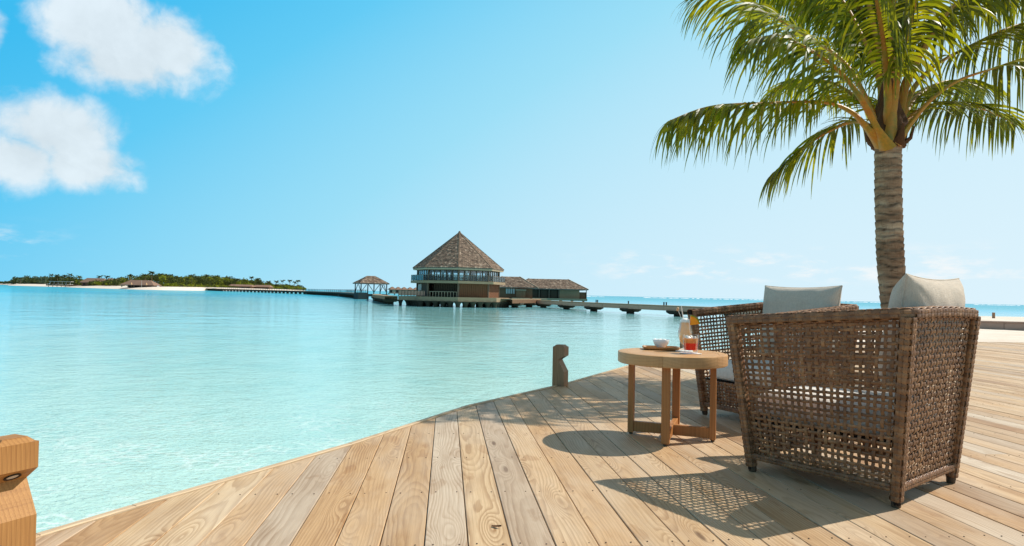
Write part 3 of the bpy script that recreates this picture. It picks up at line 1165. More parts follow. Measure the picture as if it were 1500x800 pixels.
def pathframe(pts, closed=False):
    Ls = [0]
    for a, b_ in zip(pts, pts[1:]):
        Ls.append(Ls[-1] + (b_ - a).length)
    T = Ls[-1]

    def f(v):
        d = max(0, min(1, v)) * T
        for i in range(len(pts) - 1):
            if d <= Ls[i + 1] or i == len(pts) - 2:
                t = (d - Ls[i]) / (Ls[i + 1] - Ls[i])
                P = pts[i].lerp(pts[i + 1], t)
                D = (pts[i + 1] - pts[i]).normalized()
                if v < 0 or v > 1:
                    P = P + D * ((v - max(0, min(1, v))) * T)
                return P, D
    return f, T


def tube_surface(pts, ha, hb, refside=None):
    f, T = pathframe(pts)

    def Sf(u, v):
        P, D = f(v)
        # smoothed direction
        D = (f(v + .01)[0] - f(v - .01)[0]).normalized()
        up = Vector((0, 0, 1)) if abs(D.z) < .8 else Vector((0, 1, 0))
        sd = D.cross(up).normalized()
        uu = sd.cross(D)
        a = 2 * PI * u
        ca, sa = math.cos(a), math.sin(a)
        k = (abs(ca) ** 4 + abs(sa) ** 4) ** -.25
        return P + sd * (ca * k * ha) + uu * (sa * k * hb)
    return Sf, T


def make_chair():
    root = empty('wicker_armchair', (0, 0, 0))
    # legs / corner posts
    for sx in (-1, 1):
        for sy in (-1, 1):
            top = (ZB if sy < 0 else ZF) - .012
            core = MB()
            core.tube([corner(sx, sy, .012), corner(sx, sy, top)], [.0185, .0235], 8)
            lg = core.build('leg', 'wicker_core', root)
            Sf, T = tube_surface([corner(sx, sy, .028), corner(sx, sy, top)], .022, .022)
            S2 = lambda u, v, Sf=Sf, c0=corner(sx, sy, .028), c1=corner(sx, sy, top): (c0.lerp(c1, v) + (Sf(u, v) - c0.lerp(c1, v)) * (.92 + .22 * v))
            wm = MB()
            weave(wm, S2, 8, 34, .0086, .0098, .0022, .0016, wrap=True, seed=3)
            wm.build('wicker_wrap', 'wicker', lg, smooth=50, kind='stuff', recalc=False)
            ft = MB()
            c = corner(sx, sy, 0)
            ft.lathe([(0, 0), (.017, 0), (.019, .006), (.019, .028), (0, .028)], 14, (c.x, c.y, 0))
            ft.build('foot', 'foot', lg, smooth=40)
    z0 = .075

    def side(sx):
        def Sf(u, v):
            z_b = z0 + (ZB - .02 - z0) * v
            z_f = z0 + (ZF - .02 - z0) * v
            a, b_ = corner(sx, -1, z_b), corner(sx, 1, z_f)
            if sx > 0:
                a, b_ = b_, a
            return b_.lerp(a, u)
        return Sf
    for sx in (-1, 1):
        pm = MB()
        weave(pm, side(sx), 24, 25, .0076, .0068, .0030, .0019, jit=.1, seed=10 + sx)
        pm.build('side_panel', 'wicker', root, smooth=50, kind='stuff', recalc=False)

    def back(u, v):
        z = z0 + (ZB - .015 - z0) * v
        a, b_ = corner(-1, -1, z), corner(1, -1, z)
        b_.x -= .052 * v
        P = a.lerp(b_, u)
        P.z += .007 * math.sin(PI * u) * v
        return P
    pm = MB()
    weave(pm, back, 21, 26, .0090, .0078, .0034, .0019, jit=.06, seed=21)
    pm.build('back_panel', 'wicker', root, smooth=50, kind='stuff', recalc=False)

    def frontp(u, v):
        z = z0 + (.262 - z0) * v
        return corner(1, 1, z).lerp(corner(-1, 1, z), u)
    pm = MB()
    weave(pm, frontp, 22, 8, .0092, .0085, .0030, .0019, jit=.06, seed=31)
    pm.build('front_panel', 'wicker', root, smooth=50, kind='stuff', recalc=False)

    # top rail: arm, back, arm in one run with rounded corners
    tl = [corner(-1, 1, ZF), corner(-1, -1, ZB), corner(1, -1, ZB), corner(1, 1, ZF)]
    pts = [tl[0] + (tl[0] - tl[1]).normalized() * .02]
    for i in (1, 2):
        p, c, n_ = tl[i - 1], tl[i], tl[i + 1]
        d0, d1 = (p - c).normalized(), (n_ - c).normalized()
        r = .05
        for k in range(7):
            t = k / 6
            A, B = c + d0 * r, c + d1 * r
            pts.append((A.lerp(c, t)).lerp(c.lerp(B, t), t))
        if i == 1:
            for k in range(1, 6):
                q = (c + d1 * r).lerp(tl[2] - d1 * r, k / 6)
                q.z += .007 * math.sin(PI * k / 6)
                pts.append(q)
    pts.append(tl[3] + (tl[3] - tl[2]).normalized() * .02)
    rail_ = MB()
    rail_.tube(pts, .019, 8)
    tr = rail_.build('top_rail', 'wicker_core', root)
    Sf, T = tube_surface(pts, .026, .021)
    wm = MB()
    weave(wm, Sf, 8, 72, .0098, .0142, .0028, .0018, wrap=True, seed=5)
    wm.build('wicker_wrap', 'wicker', tr, smooth=50, kind='stuff', recalc=False)
    # bottom rails
    for a, b_ in (((-1, 1), (-1, -1)), ((-1, -1), (1, -1)), ((1, -1), (1, 1)), ((1, 1), (-1, 1))):
        p = [corner(*a, z0 + .004), corner(*b_, z0 + .004)]
        rm = MB()
        rm.tube(p, .0105, 6)
        br = rm.build('bottom_rail', 'wicker_core', root)
        Sf, T = tube_surface(p, .0135, .014)
        wm = MB()
        weave(wm, Sf, 6, 32, .007, .0085, .002, .0015, wrap=True, seed=8)
        wm.build('wicker_wrap', 'wicker', br, smooth=50, kind='stuff', recalc=False)
    # slatted seat base
    for k in range(7):
        e = MB()
        y = -HY + .06 + k * .095
        e.box((0, y, .255), (2 * HX + .02, .03, .018), bev=.003)
        e.build('seat_slat', 'wicker_core', root)
    return root


def cushion_mesh(wd, dp, ht, n=40, pinch=.02, seed=0, sag=.0, wr=.011):
    """puffy sewn cushion: x = width, y = depth, z = thickness"""
    b_ = MB()
    for sgn in (1, -1):
        k0 = len(b_.v)
        for i in range(n + 1):
            for j in range(n + 1):
                a, c = -1 + 2 * i / n, -1 + 2 * j / n
                a, c = math.sin(a * PI / 2), math.sin(c * PI / 2)
                prof = ((1 - abs(a) ** 3.2) * (1 - abs(c) ** 3.2)) ** .5
                x = wd / 2 * a * (1 - pinch * 2 * (1 - c * c) * abs(a) ** 3)
                y = dp / 2 * c * (1 - pinch * 2 * (1 - a * a) * abs(c) ** 3)
                q = Vector((x * 7 + seed * 5, y * 7, sgn * 3))
                rc = math.hypot(1 - abs(a), 1 - abs(c))
                th_ = math.atan2(1 - abs(c), 1 - abs(a) + 1e-6)
                crease = math.sin(th_ * 9 + seed * 3 + (a > 0) * 2) * .010 * max(0, 1 - rc / .75) * min(1, rc * 4)
                wn = mnoise.noise(q) * wr + mnoise.noise(q * 2.7) * wr * .5 + crease
                z = sgn * (ht / 2 * prof + .004) + wn * prof
                b_.v.append((x, y, z))
        for i in range(n):
            for j in range(n):
                q = (k0 + i * (n + 1) + j, k0 + (i + 1) * (n + 1) + j, k0 + (i + 1) * (n + 1) + j + 1, k0 + i * (n + 1) + j + 1)
                b_.f.append(q if sgn > 0 else q[::-1])
    # seam strip joining both faces
    N1 = (n + 1) ** 2
    border = [i * (n + 1) for i in range(n + 1)] + [n * (n + 1) + j for j in range(1, n + 1)] + [i * (n + 1) + n for i in range(n - 1, -1, -1)] + [j for j in range(n - 1, 0, -1)]
    for i in range(len(border)):
        a, c = border[i], border[(i + 1) % len(border)]
        b_.f.append((a, a + N1, c + N1, c))
    return b_


def seat_mesh():
    b_ = MB()
    wd, dp, ht = .60, .62, .125
    for (sx, sy, z) in ((1, 1, 0),):
        rings = []
        for ins, z in ((.03, 0), (.008, .012), (0, .035), (0, .085), (.010, .112), (.035, .128), (.10, .138), (.2, .142)):
            rings.append([(x, y, zz) for x, y, zz in rr_ring(wd / 2 - ins, dp / 2 - ins, max(.02, .05 - ins * .2), z, 8)])
        loft(b_, rings)
    return b_


chair = make_chair()
chair2 = copy_tree(chair)
TH1, TH2 = math.asin(.62), math.acos(-.49)
tag(chair, 'woven brown wicker armchair nearest the camera, seen from behind', 'armchair', 'wicker armchairs by the table')
tag(chair2, 'woven brown wicker armchair behind the table, facing the camera', 'armchair', 'wicker armchairs by the table')
C1, C2 = Vector((1.655, 3.168, 0)), Vector((1.868, 4.655, 0))
chair.location, chair.rotation_euler.z = C1, TH1
chair2.location, chair2.rotation_euler.z = C2, TH2
for C, th, lab1, lab2, lean, dxp, zt, py_ in ((C1, TH1, 'white seat cushion inside the near wicker armchair, seen through its weave', 'plump beige linen pillow leaning on the back of the near armchair', .30, .12, .74, .052),
                              (C2, TH2, 'white seat cushion on the armchair behind the table', 'greyish linen pillow standing up in the armchair behind the table', .25, -.07, .72, .13)):
    rot = Matrix.Rotation(th, 4, 'Z')
    s = seat_mesh().build('seat_cushion', 'linen_seat', None, smooth=60)
    s.location = C + rot @ Vector((0, .02, .268))
    s.rotation_euler.z = th
    tag(s, lab1, 'cushion', 'seat cushions of the armchairs')
    p = cushion_mesh(.63, .51, .195, seed=th, pinch=.032).build('pillow', 'linen', None, smooth=70)
    p.matrix_world = Matrix.Translation(C + rot @ Vector((dxp, -HY + py_, zt - .02))) @ rot @ Matrix.Rotation(PI / 2 + lean - .12, 4, 'X')
    pm_ = p.data
    n_ = 40
    ring = [pm_.vertices[i * (n_ + 1)].co for i in range(n_ + 1)] + [pm_.vertices[n_ * (n_ + 1) + j].co for j in range(1, n_ + 1)] + [pm_.vertices[i * (n_ + 1) + n_].co for i in range(n_ - 1, -1, -1)] + [pm_.vertices[j].co for j in range(n_ - 1, -1, -1)]
    sm = MB()
    sm.tube([Vector((v.x * 1.004, v.y * 1.004, 0)) for v in ring], .0042, 6, caps=False)
    sm.build('piping', 'linen', p, smooth=60)
    tag(p, lab2, 'pillow', 'linen pillows on the armchairs')

# ------------------------------------------------------------------ palm
PALM = Vector((3.95, 6.5, 0))
pt = empty('palm_tree', PALM, label='coconut palm with ringed trunk rising behind the near armchair', cat='tree')
tr_pts = [at(1330, 560, 6.5), at(1318, 500, 6.5), at(1311, 450, 6.48), at(1305, 390, 6.46), at(1302.5, 330, 6.43), at(1301, 270, 6.42), at(1301, 200, 6.4)]
tr_pts = [Vector((3.98, 6.5, -.3))] + tr_pts


def catmull(P, n):
    out = []
    for i in range(len(P) - 1):
        p0, p1, p2, p3 = P[max(0, i - 1)], P[i], P[i + 1], P[min(len(P) - 1, i + 2)]
        for k in range(n):
            t = k / n
            out.append(.5 * ((2 * p1) + (p2 - p0) * t + (2 * p0 - 5 * p1 + 4 * p2 - p3) * t * t + (3 * p1 - p0 - 3 * p2 + p3) * t ** 3))
    out.append(P[-1])
    return out


pp = catmull(tr_pts, 40)
b = MB()
NA = 28
acc = 0.
prevp = pp[0]
rings = []
ringz = 0.
nxt = .04
rg = random.Random(2)
scar = []
for i, P in enumerate(pp):
    s_ = i / (len(pp) - 1)
    base_r = .119 + .012 * (1 - s_) + .10 * max(0, .2 - s_) ** 1.2
    acc += (P - prevp).length
    prevp = P
    if acc > nxt:
        ringz = acc
        nxt = acc + rg.uniform(.05, .105)
    f = (acc - ringz) / max(.02, nxt - ringz)
    ring = []
    for j in range(NA):
        a = 2 * PI * j / NA
        nz = mnoise.noise(Vector((math.cos(a) * 1.6, math.sin(a) * 1.6, P.z * 5)))
        f2 = (f + .35 * nz) % 1.0
        r = base_r * (1 + .02 * mnoise.noise(Vector((math.cos(a), math.sin(a), P.z * 1.3)))) + .009 * (f2 - .5) + .003 * nz
        ring.append((P.x - PALM.x + r * math.cos(a), P.y - PALM.y + r * math.sin(a), P.z))
        scar.append(max(0, 1 - min(f2, 1 - f2) / .2) * max(0, min(1, .55 + 1.1 * mnoise.noise(Vector((math.cos(a) * 2, math.sin(a) * 2, P.z * 9))))))
    rings.append(ring)
loft(b, rings)
tk = b.build('trunk', 'palm_bark', pt, smooth=75)
at_ = tk.data.attributes.new('scar', 'FLOAT', 'POINT')
at_.data.foreach_set('value', scar)

# fibrous heart of the crown
b = MB()
cc = at(1301, 208, 6.4)
hr = []
for i in range(14):
    s_ = i / 13
    z = -.06 + .7 * s_
    r0 = .115 * (1 - s_) ** .6 * (1 + .25 * math.sin(s_ * 5)) + .03
    ring = []
    for j in range(30):
        a = 2 * PI * j / 30
        r = r0 * (1 + .22 * mnoise.noise(Vector((math.cos(a) * 3, math.sin(a) * 3, s_ * 5))) + (.1 if j % 3 == 0 else 0))
        ring.append((cc.x - PALM.x + r * math.cos(a), cc.y - PALM.y + r * math.sin(a), cc.z + z))
    hr.append(ring)
loft(b, hr)
b.build('fibre_heart', 'palm_sheath', pt, smooth=80)

FRONDS = [
    ([(1292, 212, 6.33), (1268, 185, 6.22), (1245, 163, 6.2), (1205, 150, 6.15), (1120, 151, 6.1), (1040, 156, 6.0), (978, 178, 5.9)], .28, .68, 1.0),
    ([(1294, 200, 6.4), (1272, 150, 6.45), (1235, 90, 6.5), (1180, 52, 6.6), (1120, 18, 6.7), (1062, -8, 6.8), (1022, -2, 6.9)], .30, .78, .7),
    ([(1300, 216, 6.28), (1283, 185, 6.18), (1258, 140, 6.05), (1225, 100, 5.98), (1185, 72, 5.9), (1140, 52, 5.85), (1095, 60, 5.8)], .40, .68, 1.0),
    ([(1290, 195, 6.5), (1255, 178, 6.8), (1215, 192, 7.1), (1170, 222, 7.3), (1128, 258, 7.4)], .18, .66, .7),
    ([(1312, 200, 6.5), (1345, 163, 6.9), (1385, 151, 7.2), (1440, 160, 7.5), (1490, 184, 7.7)], .25, .68, .75),
    ([(1312, 212, 6.32), (1335, 180, 6.25), (1362, 148, 6.2), (1400, 120, 6.2), (1450, 102, 6.2), (1530, 80, 6.2), (1630, 92, 6.2)], .48, .72, 1.1),
    ([(1312, 195, 6.5), (1332, 140, 6.6), (1365, 100, 6.7), (1420, 68, 6.85), (1500, 34, 7.0), (1600, 25, 7.2), (1680, 60, 7.4)], .3, .68, .9),
    ([(1304, 210, 6.3), (1310, 150, 6.22), (1320, 85, 6.1), (1338, 15, 5.95), (1352, -50, 5.8), (1350, -80, 5.65)], .34, .66, 1.45),
    ([(1300, 195, 6.45), (1288, 120, 6.6), (1264, 55, 6.8), (1225, -10, 7.0), (1165, -40, 7.2), (1100, -10, 7.4)], .3, .68, 1.2),
    ([(1306, 195, 6.55), (1330, 110, 6.9), (1380, 25, 7.3), (1450, -20, 7.7), (1540, -5, 8.1), (1600, 50, 8.3)], .3, .66, .8),
    ([(1302, 190, 6.6), (1282, 90, 7.0), (1240, 10, 7.4), (1180, -25, 7.9), (1115, 10, 8.3), (1075, 70, 8.5)], .25, .66, .8),
    ([(1304, 190, 6.55), (1306, 80, 6.8), (1308, -40, 7.2), (1320, -120, 7.8), (1345, -130, 8.5)], .25, .62, .8),
    ([(1308, 200, 6.4), (1335, 110, 6.5), (1388, 20, 6.6), (1460, -40, 6.7), (1560, -40, 6.8), (1640, 10, 6.9)], .3, .7, 1.3),
    ([(1302, 195, 6.42), (1306, 60, 6.5), (1312, -120, 6.6), (1316, -260, 6.7)], .35, .5, .2),
    ([(1308, 195, 6.6), (1345, 140, 7.2), (1392, 118, 7.9), (1450, 128, 8.6)], .2, .6, .8),
    ([(1298, 195, 6.6), (1262, 150, 7.2), (1215, 120, 7.9), (1160, 120, 8.5), (1115, 150, 8.8)], .2, .6, .8),
    ([(1304, 192, 6.5), (1290, 90, 6.8), (1268, -10, 7.2), (1240, -80, 7.7), (1190, -100, 8.2), (1140, -70, 8.7)], .25, .62, .8),
    ([(1306, 192, 6.5), (1318, 90, 6.7), (1345, -20, 7.0), (1390, -90, 7.4), (1460, -110, 7.9)], .25, .62, .8),
    ([(1303, 205, 6.35), (1299, 110, 6.15), (1288, 20, 5.95), (1268, -60, 5.8), (1235, -100, 5.65)], .3, .62, 1.45),
    ([(1302, 192, 6.55), (1288, 100, 6.9), (1262, 20, 7.3), (1232, -20, 7.8), (1190, -5, 8.3), (1160, 40, 8.7)], .25, .7, .9),
    ([(1303, 192, 6.6), (1298, 90, 7.1), (1290, 10, 7.7), (1278, -30, 8.4), (1262, 0, 9.0)], .22, .7, 1.0),
]


def frond(idx, ctrl, start, L0, droop):
    rr = random.Random(100 + idx)
    P = [at(*c) - PALM for c in ctrl]
    path = catmull(P, 14)
    n = len(path)
    rad = []
    for i in range(n):
        s_ = i / (n - 1)
        rad.append(.088 * (1 - s_ / .16) + .034 * (s_ / .16) if s_ < .16 else .034 * (1 - (s_ - .16) / .84) ** 1.1 + .0035)
    b = MB()
    b.tube(path, rad, 8, flat=.62)
    fr = b.build('frond', 'rachis', pt, smooth=60)
    lf = MB()
    Ls = [0]
    for a, c in zip(path, path[1:]):
        Ls.append(Ls[-1] + (c - a).length)
    tot = Ls[-1]
    nl = int((1 - start) * tot / .026)
    G = Vector((0, 0, -1))
    for side in (-1, 1):
        for k in range(nl):
            s_ = start + (1 - start) * (k + rr.uniform(-.3, .3) + .5) / nl
            d = s_ * tot
            i = 0
            while i < n - 2 and Ls[i + 1] < d:
                i += 1
            t = (d - Ls[i]) / max(1e-6, Ls[i + 1] - Ls[i])
            p = path[i].lerp(path[i + 1], max(0, min(1, t)))
            T = (path[i + 1] - path[i]).normalized()
            sd = T.cross(Vector((0, 0, 1)))
            if sd.length < .15:
                sd = T.cross(Vector((0, 1, .3)))
            sd = sd.normalized() * side
            up = sd.cross(T) * side
            if up.z < 0:
                up = -up
            x = (s_ - start) / (1 - start)
            L = L0 * 1.12 * (.62 + .38 * math.sin(min(1, x * 2.2) * PI / 2)) * (1 - .5 * max(0, (x - .55) / .45) ** 1.5) * rr.uniform(.75, 1.12)
            fwd = .45 + .75 * x + rr.uniform(-.25, .25)
            di = (sd * .8 + T * fwd + up * (.5 - .75 * droop * (.35 + .65 * min(1, x * 4)) + rr.uniform(-.2, .2)) + G * (.38 * droop * abs(T.z))).normalized()
            w0 = .0148 * rr.uniform(.8, 1.15)
            NSG = 7
            q = p + sd * .006
            wv = (T - di * T.dot(di)).normalized()
            nrm = wv.cross(di)
            tw = rr.uniform(-.9, .9)
            wv = (wv * math.cos(tw) + nrm * math.sin(tw)).normalized()
            k0 = len(lf.v)
            g = droop * rr.uniform(.5, 1.35)
            snap = rr.random() < .12
            for sgm in range(NSG + 1):
                f = sgm / NSG
                wd = w0 * (min(1, .45 + f * 3) if f < .2 else (1 - ((f - .2) / .8) ** 1.7)) + .0006
                wv2 = (wv - di * wv.dot(di)).normalized()
                lf.v.append(tuple(q - wv2 * wd))
                lf.v.append(tuple(q + wv2 * wd))
                q = q + di * (L / NSG)
                gg = g * (.62 + .4 * f) * (1.9 if snap and sgm == 3 else 1)
                di = (di + G * gg * .55).normalized()
            for sgm in range(NSG):
                a = k0 + sgm * 2
                lf.f.append((a, a + 1, a + 3, a + 2))
    lf.build('leaflets', 'palm_leaf', fr, smooth=180, kind='stuff', recalc=False)


for i, (c, st_, L0, dr) in enumerate(FRONDS):
    frond(i, c, st_, L0, dr)
# dead stubs and hanging fibre at the crown base
for k in range(7):
    a = k * .9 + .3
    b = MB()
    p0 = cc - PALM + Vector((math.cos(a) * .12, math.sin(a) * .12, -.04))
    b.tube([p0, p0 + Vector((math.cos(a) * .07, math.sin(a) * .07, .06)), p0 + Vector((math.cos(a) * .10, math.sin(a) * .10, .17))], [.05, .035, .012], 7, flat=.5)
    b.build('frond_stub', 'palm_sheath', pt, smooth=50)

# a curled dry leaf on the boards
b = MB()
P = on(727, 773)
vs = []
for i in range(7):
    f = i / 6
    wd = .011 * math.sin(PI * (.08 + .88 * f))
    vs += [(-.02 + .04 * f, -wd * .7, .003 + .008 * f * f), (-.02 + .04 * f, 0, .001 + .006 * f * f), (-.02 + .04 * f, wd * .7, .005 + .008 * f * f)]
b.add(vs, [q for i in range(6) for q in ((i * 3, i * 3 + 3, i * 3 + 4, i * 3 + 1), (i * 3 + 1, i * 3 + 4, i * 3 + 5, i * 3 + 2))])
tag(b.build('dry_leaf', 'palm_sheath', None, smooth=60, loc=(P.x, P.y, 0), rz=-.4), 'tiny curled brown leaf lying on the deck boards', 'leaf')
# ------------------------------------------------------------------ overwater pavilion (octagonal, two storeys)
PX, PY = at(671, 430, 112).x, 112.


def octo(r, rot=0, n=8):
    """vertices with one pointing straight at the viewer"""
    a0 = math.atan2(-PY, -PX) + rot
    return [Vector((r * math.cos(a0 + k * 2 * PI / n), r * math.sin(a0 + k * 2 * PI / n), 0)) for k in range(n)]


pav = empty('overwater_pavilion', (PX, PY, 0), label='two-storey octagonal pavilion with tall pointed shingle roof standing over the lagoon', cat='pavilion')
ZD0, ZD1, ZS0, ZS1, ZE, ZA = -.57, .12, 2.36, 2.76, 4.95, 11.25
# roof faces
oe = octo(7.85)
oi = octo(7.85 - .5)
for k in range(8):
    a, c = oe[k], oe[(k + 1) % 8]
    me = bpy.data.meshes.new('roof_face')
    ap = Vector((0, 0, ZA))
    A, C = a + Vector((0, 0, ZE)), c + Vector((0, 0, ZE))
    dz = Vector((0, 0, -.16))
    me.from_pydata([A, C, ap, A + dz, C + dz, ap + dz * 2], [], [(0, 1, 2), (0, 3, 4, 1), (5, 4, 3)])
    roof_uv(me)
    me.materials.append(M['shingle'])
    rf = link('roof_face', me, pav)
    shingle_courses(rf, A, C, ap, ap, row=.34, wd=.34, seed=k)
    b = MB()
    b.bar(A + Vector((0, 0, .0)), ap + Vector((0, 0, .06)), .22, .16)
    b.build('ridge_cap', 'pav_frame', pav)
    b = MB()
    b.bar(A * .985 + Vector((0, 0, -.16 + .015 * ZE * 0)), C * .985 + Vector((0, 0, -.16)), .1, .26)
    b.build('eave_board', 'fascia', pav)
b = MB()
b.lathe([(0, -.1), (.28, -.1), (.2, .12), (.07, .3), (0, .34)], 8, (0, 0, ZA))
b.build('finial', 'pav_frame', pav)
b = MB()
b.prism([(p.x, p.y) for p in octo(7.2)], ZE - .38, ZE - .26)
b.build('ceiling', 'pav_interior', pav)
b = MB()
b.prism([(p.x, p.y) for p in octo(8.15)], ZS0, ZS1)
b.build('balcony_floor', 'pav_deck', pav)
b = MB()
b.prism([(p.x, p.y) for p in octo(8.9)], ZD0, ZD1)
b.build('base_deck', 'pav_deck', pav)
o7, o8 = octo(6.95), octo(8.05)
NWIN = 5
for k in range(8):
    a, c = o7[k], o7[(k + 1) % 8]
    d = (c - a).normalized()
    nrm = Vector((d.y, -d.x, 0))
    b = MB()
    b.box((a.x, a.y, (ZS1 + ZE - .35) / 2), (.3, .3, ZE - .35 - ZS1), rz=math.atan2(d.y, d.x))
    b.build('corner_post', 'pav_frame', pav)
    for i in range(NWIN):
        t0, t1 = (i + .06) / NWIN, (i + .94) / NWIN
        p, q = a.lerp(c, t0), a.lerp(c, t1)
        fr = MB()
        zz0, zz1 = ZS1 + .02, ZE - .4
        fr.bar(p + Vector((0, 0, zz0)), p + Vector((0, 0, zz1)), .09, .09, up=nrm)
        fr.bar(q + Vector((0, 0, zz0)), q + Vector((0, 0, zz1)), .09, .09, up=nrm)
        fr.bar(p + Vector((0, 0, zz1 - .05)), q + Vector((0, 0, zz1 - .05)), .08, .1)
        fr.bar(p + Vector((0, 0, zz0 + .05)), q + Vector((0, 0, zz0 + .05)), .08, .1)
        wn = fr.build('window', 'pav_frame', pav)
        g = MB()
        g.bar(p.lerp(q, .5) + Vector((0, 0, zz0 + .1)), p.lerp(q, .5) + Vector((0, 0, zz1 - .1)), (q - p).length - .1, .02, up=nrm)
        g.build('pane', 'pane', wn)
        if (k * 5 + i) % 4 == 1:
            g = MB()
            pi_ = p * .97
            qi_ = q * .97
            m_ = pi_.lerp(qi_, .3)
            g.bar(m_ + Vector((0, 0, zz0 + .1)), m_ + Vector((0, 0, zz1 - .1)), .45, .06, up=nrm)
            g.build('curtain', 'curtain', wn)
    # balustrade
    a, c = o8[k], o8[(k + 1) % 8]
    b = MB()
    b.bar(a + Vector((0, 0, ZS1 + .95)), c + Vector((0, 0, ZS1 + .95)), .09, .07)
    b.build('handrail', 'pav_frame', pav)
    g = MB()
    g.bar((a + c) / 2 + Vector((0, 0, ZS1 + .06)), (a + c) / 2 + Vector((0, 0, ZS1 + .9)), (c - a).length - .15, .02, up=nrm)
    g.build('glass_balustrade', 'rail_glass', pav)
    for i in range(7):
        p = a.lerp(c, i / 7)
        b = MB()
        b.bar(p + Vector((0, 0, ZS1)), p + Vector((0, 0, ZS1 + .93)), .07, .07, up=nrm)
        b.build('baluster', 'pav_frame', pav)
# lower storey: solid boarded walls to the right, a deep shaded opening to the left
# facets: k=7 and 0 meet at the viewer; find which runs to the right
lo7 = octo(7.0)
for k in range(8):
    a, c = lo7[k], lo7[(k + 1) % 8]
    mid = (a + c) / 2
    right = mid.x > 0
    facing = (mid + Vector((PX, PY, 0))).length < Vector((PX, PY, 0)).length
    d = (c - a).normalized()
    nrm = Vector((d.y, -d.x, 0))
    L = (c - a).length
    ang = math.atan2(d.y, d.x)
    b = MB()
    b.box((a.x, a.y, (ZD1 + ZS0) / 2), (.28, .28, ZS0 - ZD1), rz=ang)
    b.build('lower_post', 'pav_frame', pav)
    if right or not facing:
        nb = 16
        for i in range(nb):
            p = a.lerp(c, (i + .5) / nb)
            b = MB()
            b.box((0, 0, 0), (L / nb - .03, .08 + .03 * (i % 2), ZS0 - ZD1 - .02))
            b.build('wall_board', 'slat_brown', pav, loc=(p.x, p.y, (ZS0 + ZD1) / 2), rz=ang)
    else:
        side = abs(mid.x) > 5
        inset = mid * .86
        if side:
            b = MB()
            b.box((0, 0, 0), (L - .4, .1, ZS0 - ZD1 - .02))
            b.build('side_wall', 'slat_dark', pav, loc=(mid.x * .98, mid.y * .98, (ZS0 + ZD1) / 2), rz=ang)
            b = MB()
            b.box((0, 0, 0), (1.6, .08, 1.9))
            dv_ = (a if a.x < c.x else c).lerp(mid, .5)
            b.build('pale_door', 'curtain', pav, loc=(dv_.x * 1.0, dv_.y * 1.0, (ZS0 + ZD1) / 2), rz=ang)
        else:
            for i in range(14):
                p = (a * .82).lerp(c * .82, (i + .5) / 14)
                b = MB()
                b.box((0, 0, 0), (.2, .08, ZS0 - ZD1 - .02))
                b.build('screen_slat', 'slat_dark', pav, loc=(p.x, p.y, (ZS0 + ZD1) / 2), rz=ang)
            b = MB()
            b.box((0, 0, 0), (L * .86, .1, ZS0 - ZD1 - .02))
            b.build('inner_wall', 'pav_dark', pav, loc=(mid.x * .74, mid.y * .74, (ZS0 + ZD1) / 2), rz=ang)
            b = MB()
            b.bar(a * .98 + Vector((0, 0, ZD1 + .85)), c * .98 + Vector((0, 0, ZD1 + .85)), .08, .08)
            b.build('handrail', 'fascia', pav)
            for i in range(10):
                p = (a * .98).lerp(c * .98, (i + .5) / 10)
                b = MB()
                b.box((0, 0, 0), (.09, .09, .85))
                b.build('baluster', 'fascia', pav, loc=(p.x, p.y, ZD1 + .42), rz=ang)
# piles with arched haunches
ob = octo(8.5)
for k in range(8):
    a, c = ob[k], ob[(k + 1) % 8]
    for i in range(5):
        p = a.lerp(c, i / 5)
        for rr_ in (1.0, .7) if i == 2 else (1.0,):
            b = MB()
            b.lathe([(.34, WZ - 1), (.34, ZD0 - .75), (.42, ZD0 - .38), (.66, ZD0 - .1), (.74, ZD0 + .01), (0, ZD0 + .01)], 10)
            b.build('pile', 'pav_pile', pav, loc=(p.x * rr_, p.y * rr_, 0), smooth=50)
# left terrace
tl_, trr = at(583.5, 437, 108) - Vector((PX, PY, 0)), at(622, 437, 107) - Vector((PX, PY, 0))
b = MB()
b.prism([(tl_.x, tl_.y), (trr.x, trr.y - 1), (trr.x + 2, trr.y + 5), (tl_.x + .6, tl_.y + 6)], ZD0 + .02, ZD1 - .02)
b.build('side_terrace', 'pav_deck', pav)
for i in range(9):
    p = tl_.lerp(trr, i / 8.5)
    b = MB()
    b.box((0, 0, 0), (.1, .1, 1.0))
    b.build('baluster', 'pav_frame', pav, loc=(p.x, p.y + .2, ZD1 + .48))
b = MB()
b.bar(Vector((tl_.x, tl_.y + .2, ZD1 + 1.0)), Vector((trr.x, trr.y + .2, ZD1 + 1.0)), .12, .1)
b.build('handrail', 'pav_frame', pav)
b = MB()
b.bar(Vector((tl_.x, tl_.y + .2, ZD1 + .5)), Vector((trr.x, trr.y + .2, ZD1 + .5)), .05, .75)
b.build('terrace_screen', 'walk_side', pav)
for i in range(4):
    p = tl_.lerp(trr, .06 + i * .27)
    b = MB()
    b.lathe([(.26, WZ - 1), (.26, ZD0 - .6), (.34, ZD0 - .3), (.5, ZD0 + .03), (0, ZD0 + .03)], 10)
    b.build('pile', 'pav_pile', pav, loc=(p.x, p.y + .6 + 1.6 * (i % 2), 0), smooth=50)
